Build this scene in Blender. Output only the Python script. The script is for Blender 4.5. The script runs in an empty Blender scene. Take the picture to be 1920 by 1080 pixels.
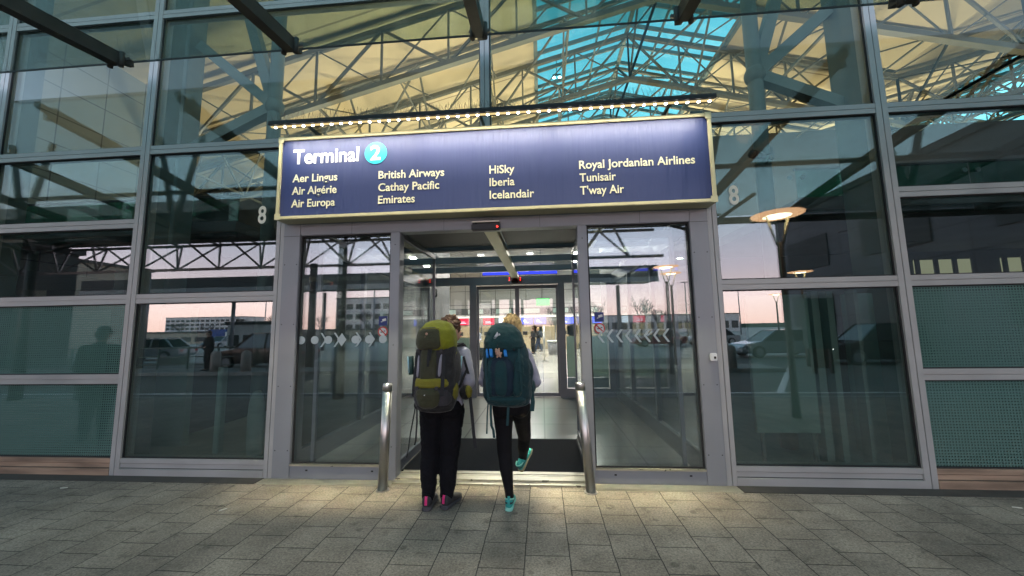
import bpy, bmesh, math, random
from mathutils import Vector, Matrix, noise
R = math.radians
random.seed(7)
sc = bpy.context.scene
col = sc.collection

# ------------------------------------------------------------------ camera
cam = bpy.data.cameras.new('camera'); camo = bpy.data.objects.new('camera', cam); col.objects.link(camo)
cam.sensor_width = 36.0; cam.lens = 698.55 / 1920 * 36.0; cam.clip_start = 0.05; cam.clip_end = 3000
pitch, yaw, roll = 0.1113, -0.0788, -0.0156
fwd = Vector((math.sin(yaw) * math.cos(pitch), math.cos(yaw) * math.cos(pitch), math.sin(pitch)))
rt = Vector((math.cos(yaw), -math.sin(yaw), 0)); up = rt.cross(fwd)
rt2 = rt * math.cos(roll) + up * math.sin(roll); up2 = up * math.cos(roll) - rt * math.sin(roll)
camo.matrix_world = Matrix(((rt2.x, up2.x, -fwd.x, 0.0), (rt2.y, up2.y, -fwd.y, -4.166), (rt2.z, up2.z, -fwd.z, 1.6), (0, 0, 0, 1)))
sc.camera = camo

# ------------------------------------------------------------------ world and sun (dusk)
SUN_EL, SUN_AZ = 2.0, 62.0          # low sun beyond the building, to the right
w = bpy.data.worlds.new("World"); sc.world = w; w.use_nodes = True
wn, wl = w.node_tree.nodes, w.node_tree.links
wn.clear()
wo = wn.new('ShaderNodeOutputWorld'); b1 = wn.new('ShaderNodeBackground'); b2 = wn.new('ShaderNodeBackground'); ad = wn.new('ShaderNodeAddShader')
sky = wn.new('ShaderNodeTexSky'); sky.sky_type = 'NISHITA'; sky.sun_disc = False
sky.sun_elevation = R(SUN_EL); sky.sun_rotation = R(SUN_AZ)
wl.new(sky.outputs[0], b1.inputs[0]); b1.inputs[1].default_value = 0.05
tc = wn.new('ShaderNodeTexCoord'); sx = wn.new('ShaderNodeSeparateXYZ'); rp = wn.new('ShaderNodeValToRGB')
wl.new(tc.outputs['Generated'], sx.inputs[0]); wl.new(sx.outputs[2], rp.inputs[0]); wl.new(rp.outputs[0], b2.inputs[0])
e = rp.color_ramp.elements
e[0].position = 0.0; e[0].color = (1.35, 0.84, 0.72, 1)
e[1].position = 1.0; e[1].color = (0.055, 0.165, 0.215, 1)
for p_, c_ in ((0.06, (1.45, 1.04, 1.00, 1)), (0.14, (1.10, 0.92, 1.06, 1)), (0.28, (0.60, 0.76, 0.98, 1)), (0.46, (0.26, 0.39, 0.50, 1)), (0.66, (0.09, 0.20, 0.27, 1))):
    k = e.new(p_); k.color = c_
b2.inputs[1].default_value = 1.9
wl.new(b1.outputs[0], ad.inputs[0]); wl.new(b2.outputs[0], ad.inputs[1]); wl.new(ad.outputs[0], wo.inputs[0])
sl = bpy.data.lights.new('sun', 'SUN'); slo = bpy.data.objects.new('sun', sl); col.objects.link(slo)
sl.energy = 0.5; sl.angle = R(0.5); sl.color = (1, 0.72, 0.5)
sd = Vector((math.sin(R(SUN_AZ)) * math.cos(R(SUN_EL)), math.cos(R(SUN_AZ)) * math.cos(R(SUN_EL)), math.sin(R(SUN_EL))))
slo.rotation_euler = sd.to_track_quat('Z', 'Y').to_euler()

sc.view_settings.view_transform = 'Standard'; sc.view_settings.look = 'None'
sc.view_settings.exposure = 0.85; sc.view_settings.gamma = 1.0
sc.render.engine = 'CYCLES'
cy = sc.cycles
cy.max_bounces = 8; cy.diffuse_bounces = 3; cy.glossy_bounces = 5; cy.transmission_bounces = 4; cy.transparent_max_bounces = 28
cy.sample_clamp_indirect = 4.0; cy.caustics_reflective = False; cy.caustics_refractive = False
cy.use_denoising = True

# ------------------------------------------------------------------ materials
M = {}
def nt(name):
    m = bpy.data.materials.new(name); m.use_nodes = True; M[name] = m
    n, l = m.node_tree.nodes, m.node_tree.links
    n.clear(); o = n.new('ShaderNodeOutputMaterial')
    return m, n, l, o
def objco(n, l, sc_=(1, 1, 1)):
    t = n.new('ShaderNodeTexCoord'); mp = n.new('ShaderNodeMapping'); mp.inputs['Scale'].default_value = sc_
    l.new(t.outputs['Object'], mp.inputs[0]); return mp.outputs[0]
def P(name, c, rough=0.5, metal=0.0, var=0.0, vs=6.0, bump=0.0, bs=40.0, stretch=(1, 1, 1), emit=None, es=0.0, spec=0.5, coat=0.0, sheen=0.0):
    m, n, l, o = nt(name)
    b = n.new('ShaderNodeBsdfPrincipled'); l.new(b.outputs[0], o.inputs[0])
    b.inputs['Base Color'].default_value = (*c, 1); b.inputs['Roughness'].default_value = rough; b.inputs['Metallic'].default_value = metal
    b.inputs['Specular IOR Level'].default_value = spec; b.inputs['Coat Weight'].default_value = coat; b.inputs['Sheen Weight'].default_value = sheen
    if var or bump:
        co = objco(n, l, stretch)
    if var:
        nz = n.new('ShaderNodeTexNoise'); nz.inputs['Scale'].default_value = vs; nz.inputs['Detail'].default_value = 5
        l.new(co, nz.inputs['Vector'])
        mr = n.new('ShaderNodeMapRange'); mr.inputs[1].default_value = 0.3; mr.inputs[2].default_value = 0.7
        mr.inputs[3].default_value = 1 - var; mr.inputs[4].default_value = 1 + var
        l.new(nz.outputs[0], mr.inputs[0])
        mx = n.new('ShaderNodeVectorMath'); mx.operation = 'SCALE'; mx.inputs[0].default_value = c
        l.new(mr.outputs[0], mx.inputs['Scale']); l.new(mx.outputs[0], b.inputs['Base Color'])
        r2 = n.new('ShaderNodeMapRange'); r2.inputs[1].default_value = 0.3; r2.inputs[2].default_value = 0.7
        r2.inputs[3].default_value = max(0.02, rough - 0.1); r2.inputs[4].default_value = min(1, rough + 0.1)
        l.new(nz.outputs[0], r2.inputs[0]); l.new(r2.outputs[0], b.inputs['Roughness'])
    if bump:
        nb = n.new('ShaderNodeTexNoise'); nb.inputs['Scale'].default_value = bs; nb.inputs['Detail'].default_value = 4
        l.new(co, nb.inputs['Vector']); bp = n.new('ShaderNodeBump'); bp.inputs['Strength'].default_value = bump; bp.inputs['Distance'].default_value = 0.01
        l.new(nb.outputs[0], bp.inputs['Height']); l.new(bp.outputs[0], b.inputs['Normal'])
    if emit:
        b.inputs['Emission Color'].default_value = (*emit, 1); b.inputs['Emission Strength'].default_value = es
    return m
def schlick(n, l, r0):
    lw = n.new('ShaderNodeLayerWeight'); lw.inputs[0].default_value = 0.5
    pw = n.new('ShaderNodeMath'); pw.operation = 'POWER'; pw.inputs[1].default_value = 4.6; l.new(lw.outputs['Facing'], pw.inputs[0])
    ma = n.new('ShaderNodeMath'); ma.operation = 'MULTIPLY_ADD'; ma.inputs[1].default_value = 1 - r0; ma.inputs[2].default_value = r0
    l.new(pw.outputs[0], ma.inputs[0]); return ma.outputs[0]
def G(name, tint, r0=0.08, rough=0.0, wob=0.0, frit=None, dirt=0.0):
    """Float glass as one face of a pane: tinted see-through plus a mirror part that grows at a grazing view."""
    m, n, l, o = nt(name)
    tr = n.new('ShaderNodeBsdfTransparent'); tr.inputs[0].default_value = (*tint, 1)
    gl = n.new('ShaderNodeBsdfGlossy'); gl.inputs['Roughness'].default_value = rough; gl.inputs[0].default_value = (0.93, 0.97, 1.0, 1)
    mx = n.new('ShaderNodeMixShader'); l.new(schlick(n, l, r0), mx.inputs[0])
    under = tr.outputs[0]
    if wob:
        nz = n.new('ShaderNodeTexNoise'); nz.inputs['Scale'].default_value = 0.9; nz.inputs['Detail'].default_value = 1
        l.new(objco(n, l), nz.inputs['Vector'])
        bp = n.new('ShaderNodeBump'); bp.inputs['Strength'].default_value = wob; bp.inputs['Distance'].default_value = 0.02
        l.new(nz.outputs[0], bp.inputs['Height']); l.new(bp.outputs[0], gl.inputs['Normal'])
    if dirt:
        df = n.new('ShaderNodeBsdfDiffuse'); df.inputs[0].default_value = (0.42, 0.45, 0.44, 1)
        nz = n.new('ShaderNodeTexNoise'); nz.inputs['Scale'].default_value = 2.2; nz.inputs['Detail'].default_value = 8; nz.inputs['Roughness'].default_value = 0.7
        l.new(objco(n, l, (1, 1, 0.35)), nz.inputs['Vector'])
        mr = n.new('ShaderNodeMapRange'); mr.inputs[1].default_value = 0.4; mr.inputs[2].default_value = 0.75; mr.inputs[3].default_value = 0.0; mr.inputs[4].default_value = dirt
        l.new(nz.outputs[0], mr.inputs[0])
        m2 = n.new('ShaderNodeMixShader'); l.new(mr.outputs[0], m2.inputs[0]); l.new(tr.outputs[0], m2.inputs[1]); l.new(df.outputs[0], m2.inputs[2])
        under = m2.outputs[0]
    if frit:
        df = n.new('ShaderNodeBsdfDiffuse'); df.inputs[0].default_value = (*frit, 1)
        co = objco(n, l, (36, 36, 36)); fr = n.new('ShaderNodeVectorMath'); fr.operation = 'FRACTION'; l.new(co, fr.inputs[0])
        sb = n.new('ShaderNodeVectorMath'); sb.operation = 'SUBTRACT'; sb.inputs[1].default_value = (0.5, 0.5, 0.5); l.new(fr.outputs[0], sb.inputs[0])
        ab = n.new('ShaderNodeVectorMath'); ab.operation = 'ABSOLUTE'; l.new(sb.outputs[0], ab.inputs[0])
        sp = n.new('ShaderNodeSeparateXYZ'); l.new(ab.outputs[0], sp.inputs[0])
        mm = n.new('ShaderNodeMath'); mm.operation = 'MAXIMUM'; l.new(sp.outputs[0], mm.inputs[0]); l.new(sp.outputs[2], mm.inputs[1])
        gt = n.new('ShaderNodeMath'); gt.operation = 'GREATER_THAN'; gt.inputs[1].default_value = 0.27; l.new(mm.outputs[0], gt.inputs[0])
        sc2 = n.new('ShaderNodeMath'); sc2.operation = 'MULTIPLY'; sc2.inputs[1].default_value = 0.8; l.new(gt.outputs[0], sc2.inputs[0])
        m2 = n.new('ShaderNodeMixShader'); l.new(sc2.outputs[0], m2.inputs[0]); l.new(tr.outputs[0], m2.inputs[1]); l.new(df.outputs[0], m2.inputs[2])
        under = m2.outputs[0]
    l.new(under, mx.inputs[1]); l.new(gl.outputs[0], mx.inputs[2]); l.new(mx.outputs[0], o.inputs[0])
    return m
def EM(name, c, s):
    m, n, l, o = nt(name); em = n.new('ShaderNodeEmission'); em.inputs[0].default_value = (*c, 1); em.inputs[1].default_value = s
    l.new(em.outputs[0], o.inputs[0]); return m

P('aluminium', (0.39, 0.385, 0.375), 0.45, 0.15, var=0.07, vs=3, bump=0.03, bs=90)
P('door_metal', (0.262, 0.27, 0.285), 0.40, 0.15, var=0.05, vs=2.5, bump=0.02, bs=120)
P('brown_sill', (0.34, 0.235, 0.165), 0.6, 0.1, var=0.45, vs=3.5, stretch=(0.4, 1, 3)); P('base_strip', (0.055, 0.05, 0.044), 0.8, var=0.4, vs=7, bump=0.3, bs=60); P('rubber', (0.012, 0.012, 0.013), 0.7)  # outer sill colour: mottled brown, drawn out lengthwise
P('dark_steel', (0.065, 0.056, 0.048), 0.5, 0.3, var=0.25, vs=5)
P('vest_metal', (0.24, 0.24, 0.26), 0.4, 0.2, var=0.08, vs=4)
P('stainless', (0.55, 0.53, 0.50), 0.36, 1.0, var=0.08, vs=3, stretch=(30, 30, 1), bump=0.02, bs=60)
P('lamp_yellow_metal', (0.60, 0.55, 0.34), 0.40, 0.25, var=0.06, vs=5)  # aluminium painted with the yellow glow of the lamps
P('housing', (0.03, 0.03, 0.032), 0.5, 0.3)
P('white_paint', (0.75, 0.75, 0.73), 0.5, var=0.06)
P('letter_white', (0.85, 0.85, 0.86), 0.5)
P('letter_cream', (0.82, 0.79, 0.58), 0.5)
P('cyan', (0.02, 0.50, 0.66), 0.4)
P('numeral', (0.80, 0.77, 0.66), 0.6)
P('numeral_dark', (0.02, 0.025, 0.03), 0.6)
P('steel_green', (0.11, 0.15, 0.145), 0.55, var=0.1)
P('truss_paint', (0.12, 0.12, 0.095), 0.5, var=0.1, vs=3)
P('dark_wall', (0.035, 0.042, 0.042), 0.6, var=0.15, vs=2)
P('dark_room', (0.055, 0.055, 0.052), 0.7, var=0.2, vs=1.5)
P('grey_green', (0.27, 0.36, 0.33), 0.45, var=0.06, vs=2)
P('film_grey', (0.24, 0.28, 0.26), 0.5, var=0.06)
P('concrete', (0.42, 0.40, 0.37), 0.85, var=0.18, vs=2.5, bump=0.2, bs=30)
P('kerb', (0.33, 0.32, 0.30), 0.85, var=0.2, vs=4, bump=0.2)
P('black_plastic', (0.015, 0.015, 0.016), 0.45)
P('mat_fibre', (0.035, 0.034, 0.038), 0.95, var=0.3, vs=120)
P('lamplit_edge', (0.50, 0.47, 0.36), 0.35, 0.7, var=0.1, vs=8)  # pale metal, with the light bar's yellow light put into its colour
P('threshold', (0.36, 0.34, 0.28), 0.42, 0.5, var=0.2, vs=12, stretch=(1, 6, 1), bump=0.05)
EM('led', (1.0, 0.96, 0.86), 16); EM('lamp_strip', (1.0, 0.76, 0.34), 0.5); EM('spot_lamp', (1.0, 0.97, 1.0), 30); EM('red_led', (1, 0.03, 0.02), 3)
EM('exit_green', (0.0, 0.80, 0.10), 1.3); EM('screen_blue', (0.14, 0.18, 0.95), 1.4); EM('screen_red', (0.9, 0.03, 0.07), 1.2); EM('banner_blue', (0.03, 0.05, 0.75), 1.1)
EM('screen_white', (0.85, 0.88, 1.0), 1.1); EM('tube_light', (1, 0.95, 0.85), 5); EM('lamp_disc', (1.0, 0.54, 0.28), 3.0); EM('lamp_core', (1.0, 0.80, 0.55), 12); EM('headlight', (1, 0.95, 0.85), 9); EM('lit_window', (0.95, 0.90, 0.60), 0.2)
G('facade_glass', (0.77, 0.83, 0.80), 0.085, wob=0.012, dirt=0.02); G('upper_glass', (0.84, 0.87, 0.83), 0.028, wob=0.012); G('low_glass', (0.72, 0.80, 0.77), 0.15, wob=0.012, dirt=0.03)
G('door_glass', (0.86, 0.90, 0.89), 0.085, wob=0.008, dirt=0.02)
G('inner_glass', (0.93, 0.95, 0.95), 0.05)
G('canopy_glass', (0.72, 0.80, 0.77), 0.035, dirt=0.10)
G('frit_glass', (0.55, 0.68, 0.66), 0.13, frit=(0.125, 0.235, 0.205))
G('green_glass', (0.18, 0.55, 0.45), 0.06)
G('skylight_glass', (0.58, 0.95, 0.97), 0.03)
P('car_glass', (0.02, 0.025, 0.03), 0.05, spec=0.8)

m, n, l, o = nt('frost_film')     # frosted film lets hall light through, softly
tb_ = n.new('ShaderNodeBsdfTranslucent'); tb_.inputs[0].default_value = (0.42, 0.50, 0.45, 1); db_ = n.new('ShaderNodeBsdfDiffuse'); db_.inputs[0].default_value = (0.22, 0.26, 0.24, 1)
mb_ = n.new('ShaderNodeMixShader'); mb_.inputs[0].default_value = 0.4; l.new(tb_.outputs[0], mb_.inputs[1]); l.new(db_.outputs[0], mb_.inputs[2]); l.new(mb_.outputs[0], o.inputs[0])
# sign face: satin vinyl, faint vertical sag ripples
m, n, l, o = nt('sign_face'); b = n.new('ShaderNodeBsdfPrincipled'); l.new(b.outputs[0], o.inputs[0])
b.inputs['Base Color'].default_value = (0.013, 0.027, 0.125, 1); b.inputs['Roughness'].default_value = 0.5; b.inputs['Specular IOR Level'].default_value = 0.6
nz = n.new('ShaderNodeTexNoise'); nz.inputs['Scale'].default_value = 3.2; nz.inputs['Detail'].default_value = 3
l.new(objco(n, l, (2.4, 1, 0.22)), nz.inputs['Vector']); bp = n.new('ShaderNodeBump'); bp.inputs['Strength'].default_value = 0.35; bp.inputs['Distance'].default_value = 0.06
l.new(nz.outputs[0], bp.inputs['Height']); l.new(bp.outputs[0], b.inputs['Normal'])

# paving: concrete slabs in courses that run away from the camera, each course shifted half a slab
m, n, l, o = nt('paving'); b = n.new('ShaderNodeBsdfPrincipled'); l.new(b.outputs[0], o.inputs[0])
t = n.new('ShaderNodeTexCoord'); mp = n.new('ShaderNodeMapping'); mp.inputs['Rotation'].default_value = (0, 0, R(90)); mp.inputs['Location'].default_value = (0.07, 0.153, 0)
wq = n.new('ShaderNodeTexNoise'); wq.inputs['Scale'].default_value = 7.0; wq.inputs['Detail'].default_value = 4; l.new(t.outputs['Object'], wq.inputs['Vector'])
wm = n.new('ShaderNodeVectorMath'); wm.operation = 'MULTIPLY_ADD'; wm.inputs[1].default_value = (0.014, 0.014, 0.0); l.new(wq.outputs['Color'], wm.inputs[0]); l.new(t.outputs['Object'], wm.inputs[2])
l.new(wm.outputs[0], mp.inputs[0])
br = n.new('ShaderNodeTexBrick'); l.new(mp.outputs[0], br.inputs[0])
br.inputs['Scale'].default_value = 1.0; br.inputs['Brick Width'].default_value = 0.307; br.inputs['Row Height'].default_value = 0.315; br.inputs['Mortar Size'].default_value = 0.0045; br.inputs['Mortar Smooth'].default_value = 0.35
br.offset = 0.5; br.inputs['Bias'].default_value = 0.0
br.inputs['Color1'].default_value = (0.335, 0.285, 0.230, 1); br.inputs['Color2'].default_value = (0.275, 0.235, 0.192, 1); br.inputs['Mortar'].default_value = (0.035, 0.03, 0.025, 1)
def noise_to(scale, lo, hi, a, bb, detail=4, vec=None, rough=0.55):
    q = n.new('ShaderNodeTexNoise'); q.inputs['Scale'].default_value = scale; q.inputs['Detail'].default_value = detail; q.inputs['Roughness'].default_value = rough
    l.new(vec or t.outputs['Object'], q.inputs['Vector'])
    r_ = n.new('ShaderNodeMapRange'); r_.inputs[1].default_value = lo; r_.inputs[2].default_value = hi; r_.inputs[3].default_value = a; r_.inputs[4].default_value = bb
    l.new(q.outputs[0], r_.inputs[0]); return r_.outputs[0]
def mulc(c, f):
    v = n.new('ShaderNodeVectorMath'); v.operation = 'SCALE'; l.new(c, v.inputs[0]); l.new(f, v.inputs['Scale']); return v.outputs[0]
c = br.outputs['Color']
c = mulc(c, noise_to(62, 0.34, 0.66, 0.42, 1.58, 6, rough=0.8))        # aggregate
c = mulc(c, noise_to(1.1, 0.36, 0.66, 0.60, 1.22, 7, rough=0.65))      # large dirt
c = mulc(c, noise_to(6.5, 0.55, 0.68, 1.0, 0.55, 7, rough=0.72))       # dark patches
vo = n.new('ShaderNodeTexVoronoi'); vo.inputs['Scale'].default_value = 3.4; l.new(t.outputs['Object'], vo.inputs['Vector'])
vr = n.new('ShaderNodeMapRange'); vr.inputs[1].default_value = 0.07; vr.inputs[2].default_value = 0.12; vr.inputs[3].default_value = 0.62; vr.inputs[4].default_value = 1.0
l.new(vo.outputs['Distance'], vr.inputs[0]); c = mulc(c, vr.outputs[0])       # trodden chewing gum
l.new(c, b.inputs['Base Color'])
l.new(noise_to(5, 0.3, 0.7, 0.62, 0.9), b.inputs['Roughness'])
h1 = n.new('ShaderNodeMath'); h1.operation = 'MULTIPLY_ADD'; h1.inputs[1].default_value = -3.0
l.new(br.outputs['Fac'], h1.inputs[0]); l.new(noise_to(240, 0.2, 0.8, 0, 1), h1.inputs[2])
bp = n.new('ShaderNodeBump'); bp.inputs['Strength'].default_value = 0.5; bp.inputs['Distance'].default_value = 0.0025
l.new(h1.outputs[0], bp.inputs['Height']); l.new(bp.outputs[0], b.inputs['Normal'])

def tiled(name, c1, mortar, tw, th, msize, rough, axis='XY', var=0.1, spec=0.5, offs=0.0):
    m, n, l, o = nt(name); b = n.new('ShaderNodeBsdfPrincipled'); l.new(b.outputs[0], o.inputs[0])
    t = n.new('ShaderNodeTexCoord'); sp = n.new('ShaderNodeSeparateXYZ'); cb = n.new('ShaderNodeCombineXYZ'); l.new(t.outputs['Object'], sp.inputs[0])
    ix = {'X': 0, 'Y': 1, 'Z': 2}
    l.new(sp.outputs[ix[axis[0]]], cb.inputs[0]); l.new(sp.outputs[ix[axis[1]]], cb.inputs[1])
    br = n.new('ShaderNodeTexBrick'); l.new(cb.outputs[0], br.inputs[0]); br.offset = offs
    br.inputs['Scale'].default_value = 1.0; br.inputs['Brick Width'].default_value = tw; br.inputs['Row Height'].default_value = th; br.inputs['Mortar Size'].default_value = msize
    br.inputs['Color1'].default_value = (*[x * (1 - var) for x in c1], 1); br.inputs['Color2'].default_value = (*[x * (1 + var) for x in c1], 1); br.inputs['Mortar'].default_value = (*mortar, 1)
    l.new(br.outputs['Color'], b.inputs['Base Color']); b.inputs['Roughness'].default_value = rough; b.inputs['Specular IOR Level'].default_value = spec
    return m
tiled('hall_floor', (0.36, 0.34, 0.31), (0.24, 0.23, 0.21), 1.2, 1.2, 0.012, 0.20, 'XY', 0.06)
tiled('hall_wall', (0.50, 0.50, 0.48), (0.16, 0.16, 0.16), 1.5, 1.35, 0.03, 0.5, 'XZ', 0.03)
tiled('side_wall', (0.25, 0.275, 0.25), (0.08, 0.09, 0.085), 0.80, 0.62, 0.012, 0.5, 'YZ', 0.04)
tiled('roof_panel', (0.54, 0.455, 0.29), (0.28, 0.225, 0.145), 30.0, 2.0, 0.03, 0.7, 'XY', 0.03)
tiled('wing_wall', (0.15, 0.155, 0.165), (0.08, 0.08, 0.085), 3.0, 1.1, 0.03, 0.6, 'YZ', 0.05)
P('wing_dark', (0.05, 0.06, 0.06), 0.6, var=0.1)
P('beige_wall', (0.42, 0.38, 0.31), 0.8, var=0.1, vs=0.5)
P('asphalt', (0.15, 0.138, 0.12), 0.85, var=0.25, vs=1.2, bump=0.3, bs=80)
P('pale_building', (0.55, 0.56, 0.58), 0.7, var=0.06, vs=0.3)
P('canopy_dark', (0.05, 0.055, 0.055), 0.6, var=0.15, vs=1)
P('bark', (0.035, 0.028, 0.024), 0.9)
P('hedge_green', (0.035, 0.06, 0.03), 0.9, var=0.3)
P('fence_green', (0.03, 0.08, 0.07), 0.5)
P('skin', (0.52, 0.30, 0.22), 0.5, var=0.06, vs=20)
P('hair_brown', (0.11, 0.052, 0.025), 0.55, var=0.45, vs=60, bump=0.9, bs=70, stretch=(1, 1, 0.3))
P('hair_blond', (0.40, 0.27, 0.11), 0.5, var=0.45, vs=60, bump=0.9, bs=70, stretch=(1, 1, 0.15))
P('hoodie', (0.42, 0.42, 0.50), 0.9, var=0.08, vs=12, bump=0.25, bs=180, sheen=0.2)
P('fleece', (0.30, 0.29, 0.37), 0.9, var=0.08, vs=12, bump=0.25, bs=180, sheen=0.2)
P('black_cloth', (0.007, 0.007, 0.009), 0.9, var=0.25, vs=9, bump=0.2, bs=150, spec=0.15)
P('legging', (0.004, 0.004, 0.0055), 0.7, var=0.2, vs=9, spec=0.2)
P('coat_dark', (0.012, 0.014, 0.016), 0.9, var=0.2)
P('jeans', (0.03, 0.045, 0.08), 0.9, var=0.2)
P('sock', (0.62, 0.62, 0.62), 0.9)
P('shoe_black', (0.02, 0.02, 0.024), 0.6, var=0.3, vs=40)
P('shoe_sole', (0.06, 0.058, 0.065), 0.7)
P('pink', (0.62, 0.02, 0.16), 0.6)
P('shoe_teal', (0.02, 0.30, 0.27), 0.55, var=0.2, vs=40)
P('sole_mint', (0.25, 0.62, 0.52), 0.6)
P('sole_gum', (0.35, 0.30, 0.17), 0.7)
def fabric(name, c, v=0.16):
    return P(name, c, 0.72, var=v, vs=14, bump=0.6, bs=34, spec=0.3, sheen=0.1)
fabric('pk_lime', (0.19, 0.195, 0.008)); fabric('pk_olive', (0.043, 0.043, 0.020)); fabric('pk_grey', (0.055, 0.052, 0.05)); fabric('pk_black', (0.010, 0.010, 0.011)); fabric('pk_dark', (0.024, 0.023, 0.024))
fabric('pk_flank', (0.038, 0.036, 0.042)); fabric('pk_mustard', (0.19, 0.17, 0.016)); fabric('pk_lav', (0.26, 0.25, 0.29)); fabric('pk_teal', (0.004, 0.030, 0.037)); fabric('pk_teal_lit', (0.008, 0.044, 0.045)); fabric('pk_navy', (0.006, 0.019, 0.035)); fabric('pk_tealhi', (0.005, 0.037, 0.042))  # the lighter teals carry painted highlights of the hood and panels
P('blue_tab', (0.02, 0.22, 0.62), 0.6); P('pale_blue', (0.33, 0.55, 0.62), 0.4); P('toy', (0.46, 0.27, 0.19), 0.8, var=0.4, vs=40); P('logo_white', (0.6, 0.6, 0.6), 0.6); P('webbing', (0.014, 0.014, 0.016), 0.8)
P('web_teal', (0.008, 0.045, 0.05), 0.8)
P('paint_black', (0.006, 0.009, 0.009), 0.15, coat=0.6); P('paint_silver', (0.42, 0.46, 0.50), 0.25, 0.5, coat=0.5); P('paint_blue', (0.02, 0.10, 0.35), 0.4); P('paint_red', (0.30, 0.02, 0.025), 0.35); P('paint_white', (0.7, 0.7, 0.7), 0.3)
P('tyre', (0.01, 0.01, 0.01), 0.8); P('sticker_blue', (0.015, 0.03, 0.16), 0.5); P('sticker_red', (0.55, 0.03, 0.02), 0.5); P('sticker_white', (0.7, 0.7, 0.66), 0.5); P('marking', (0.55, 0.60, 0.58), 0.6); P('brown_bin', (0.16, 0.09, 0.06), 0.6); P('desk', (0.40, 0.32, 0.20), 0.5, var=0.1); P('litter', (0.7, 0.68, 0.6), 0.8)

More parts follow.
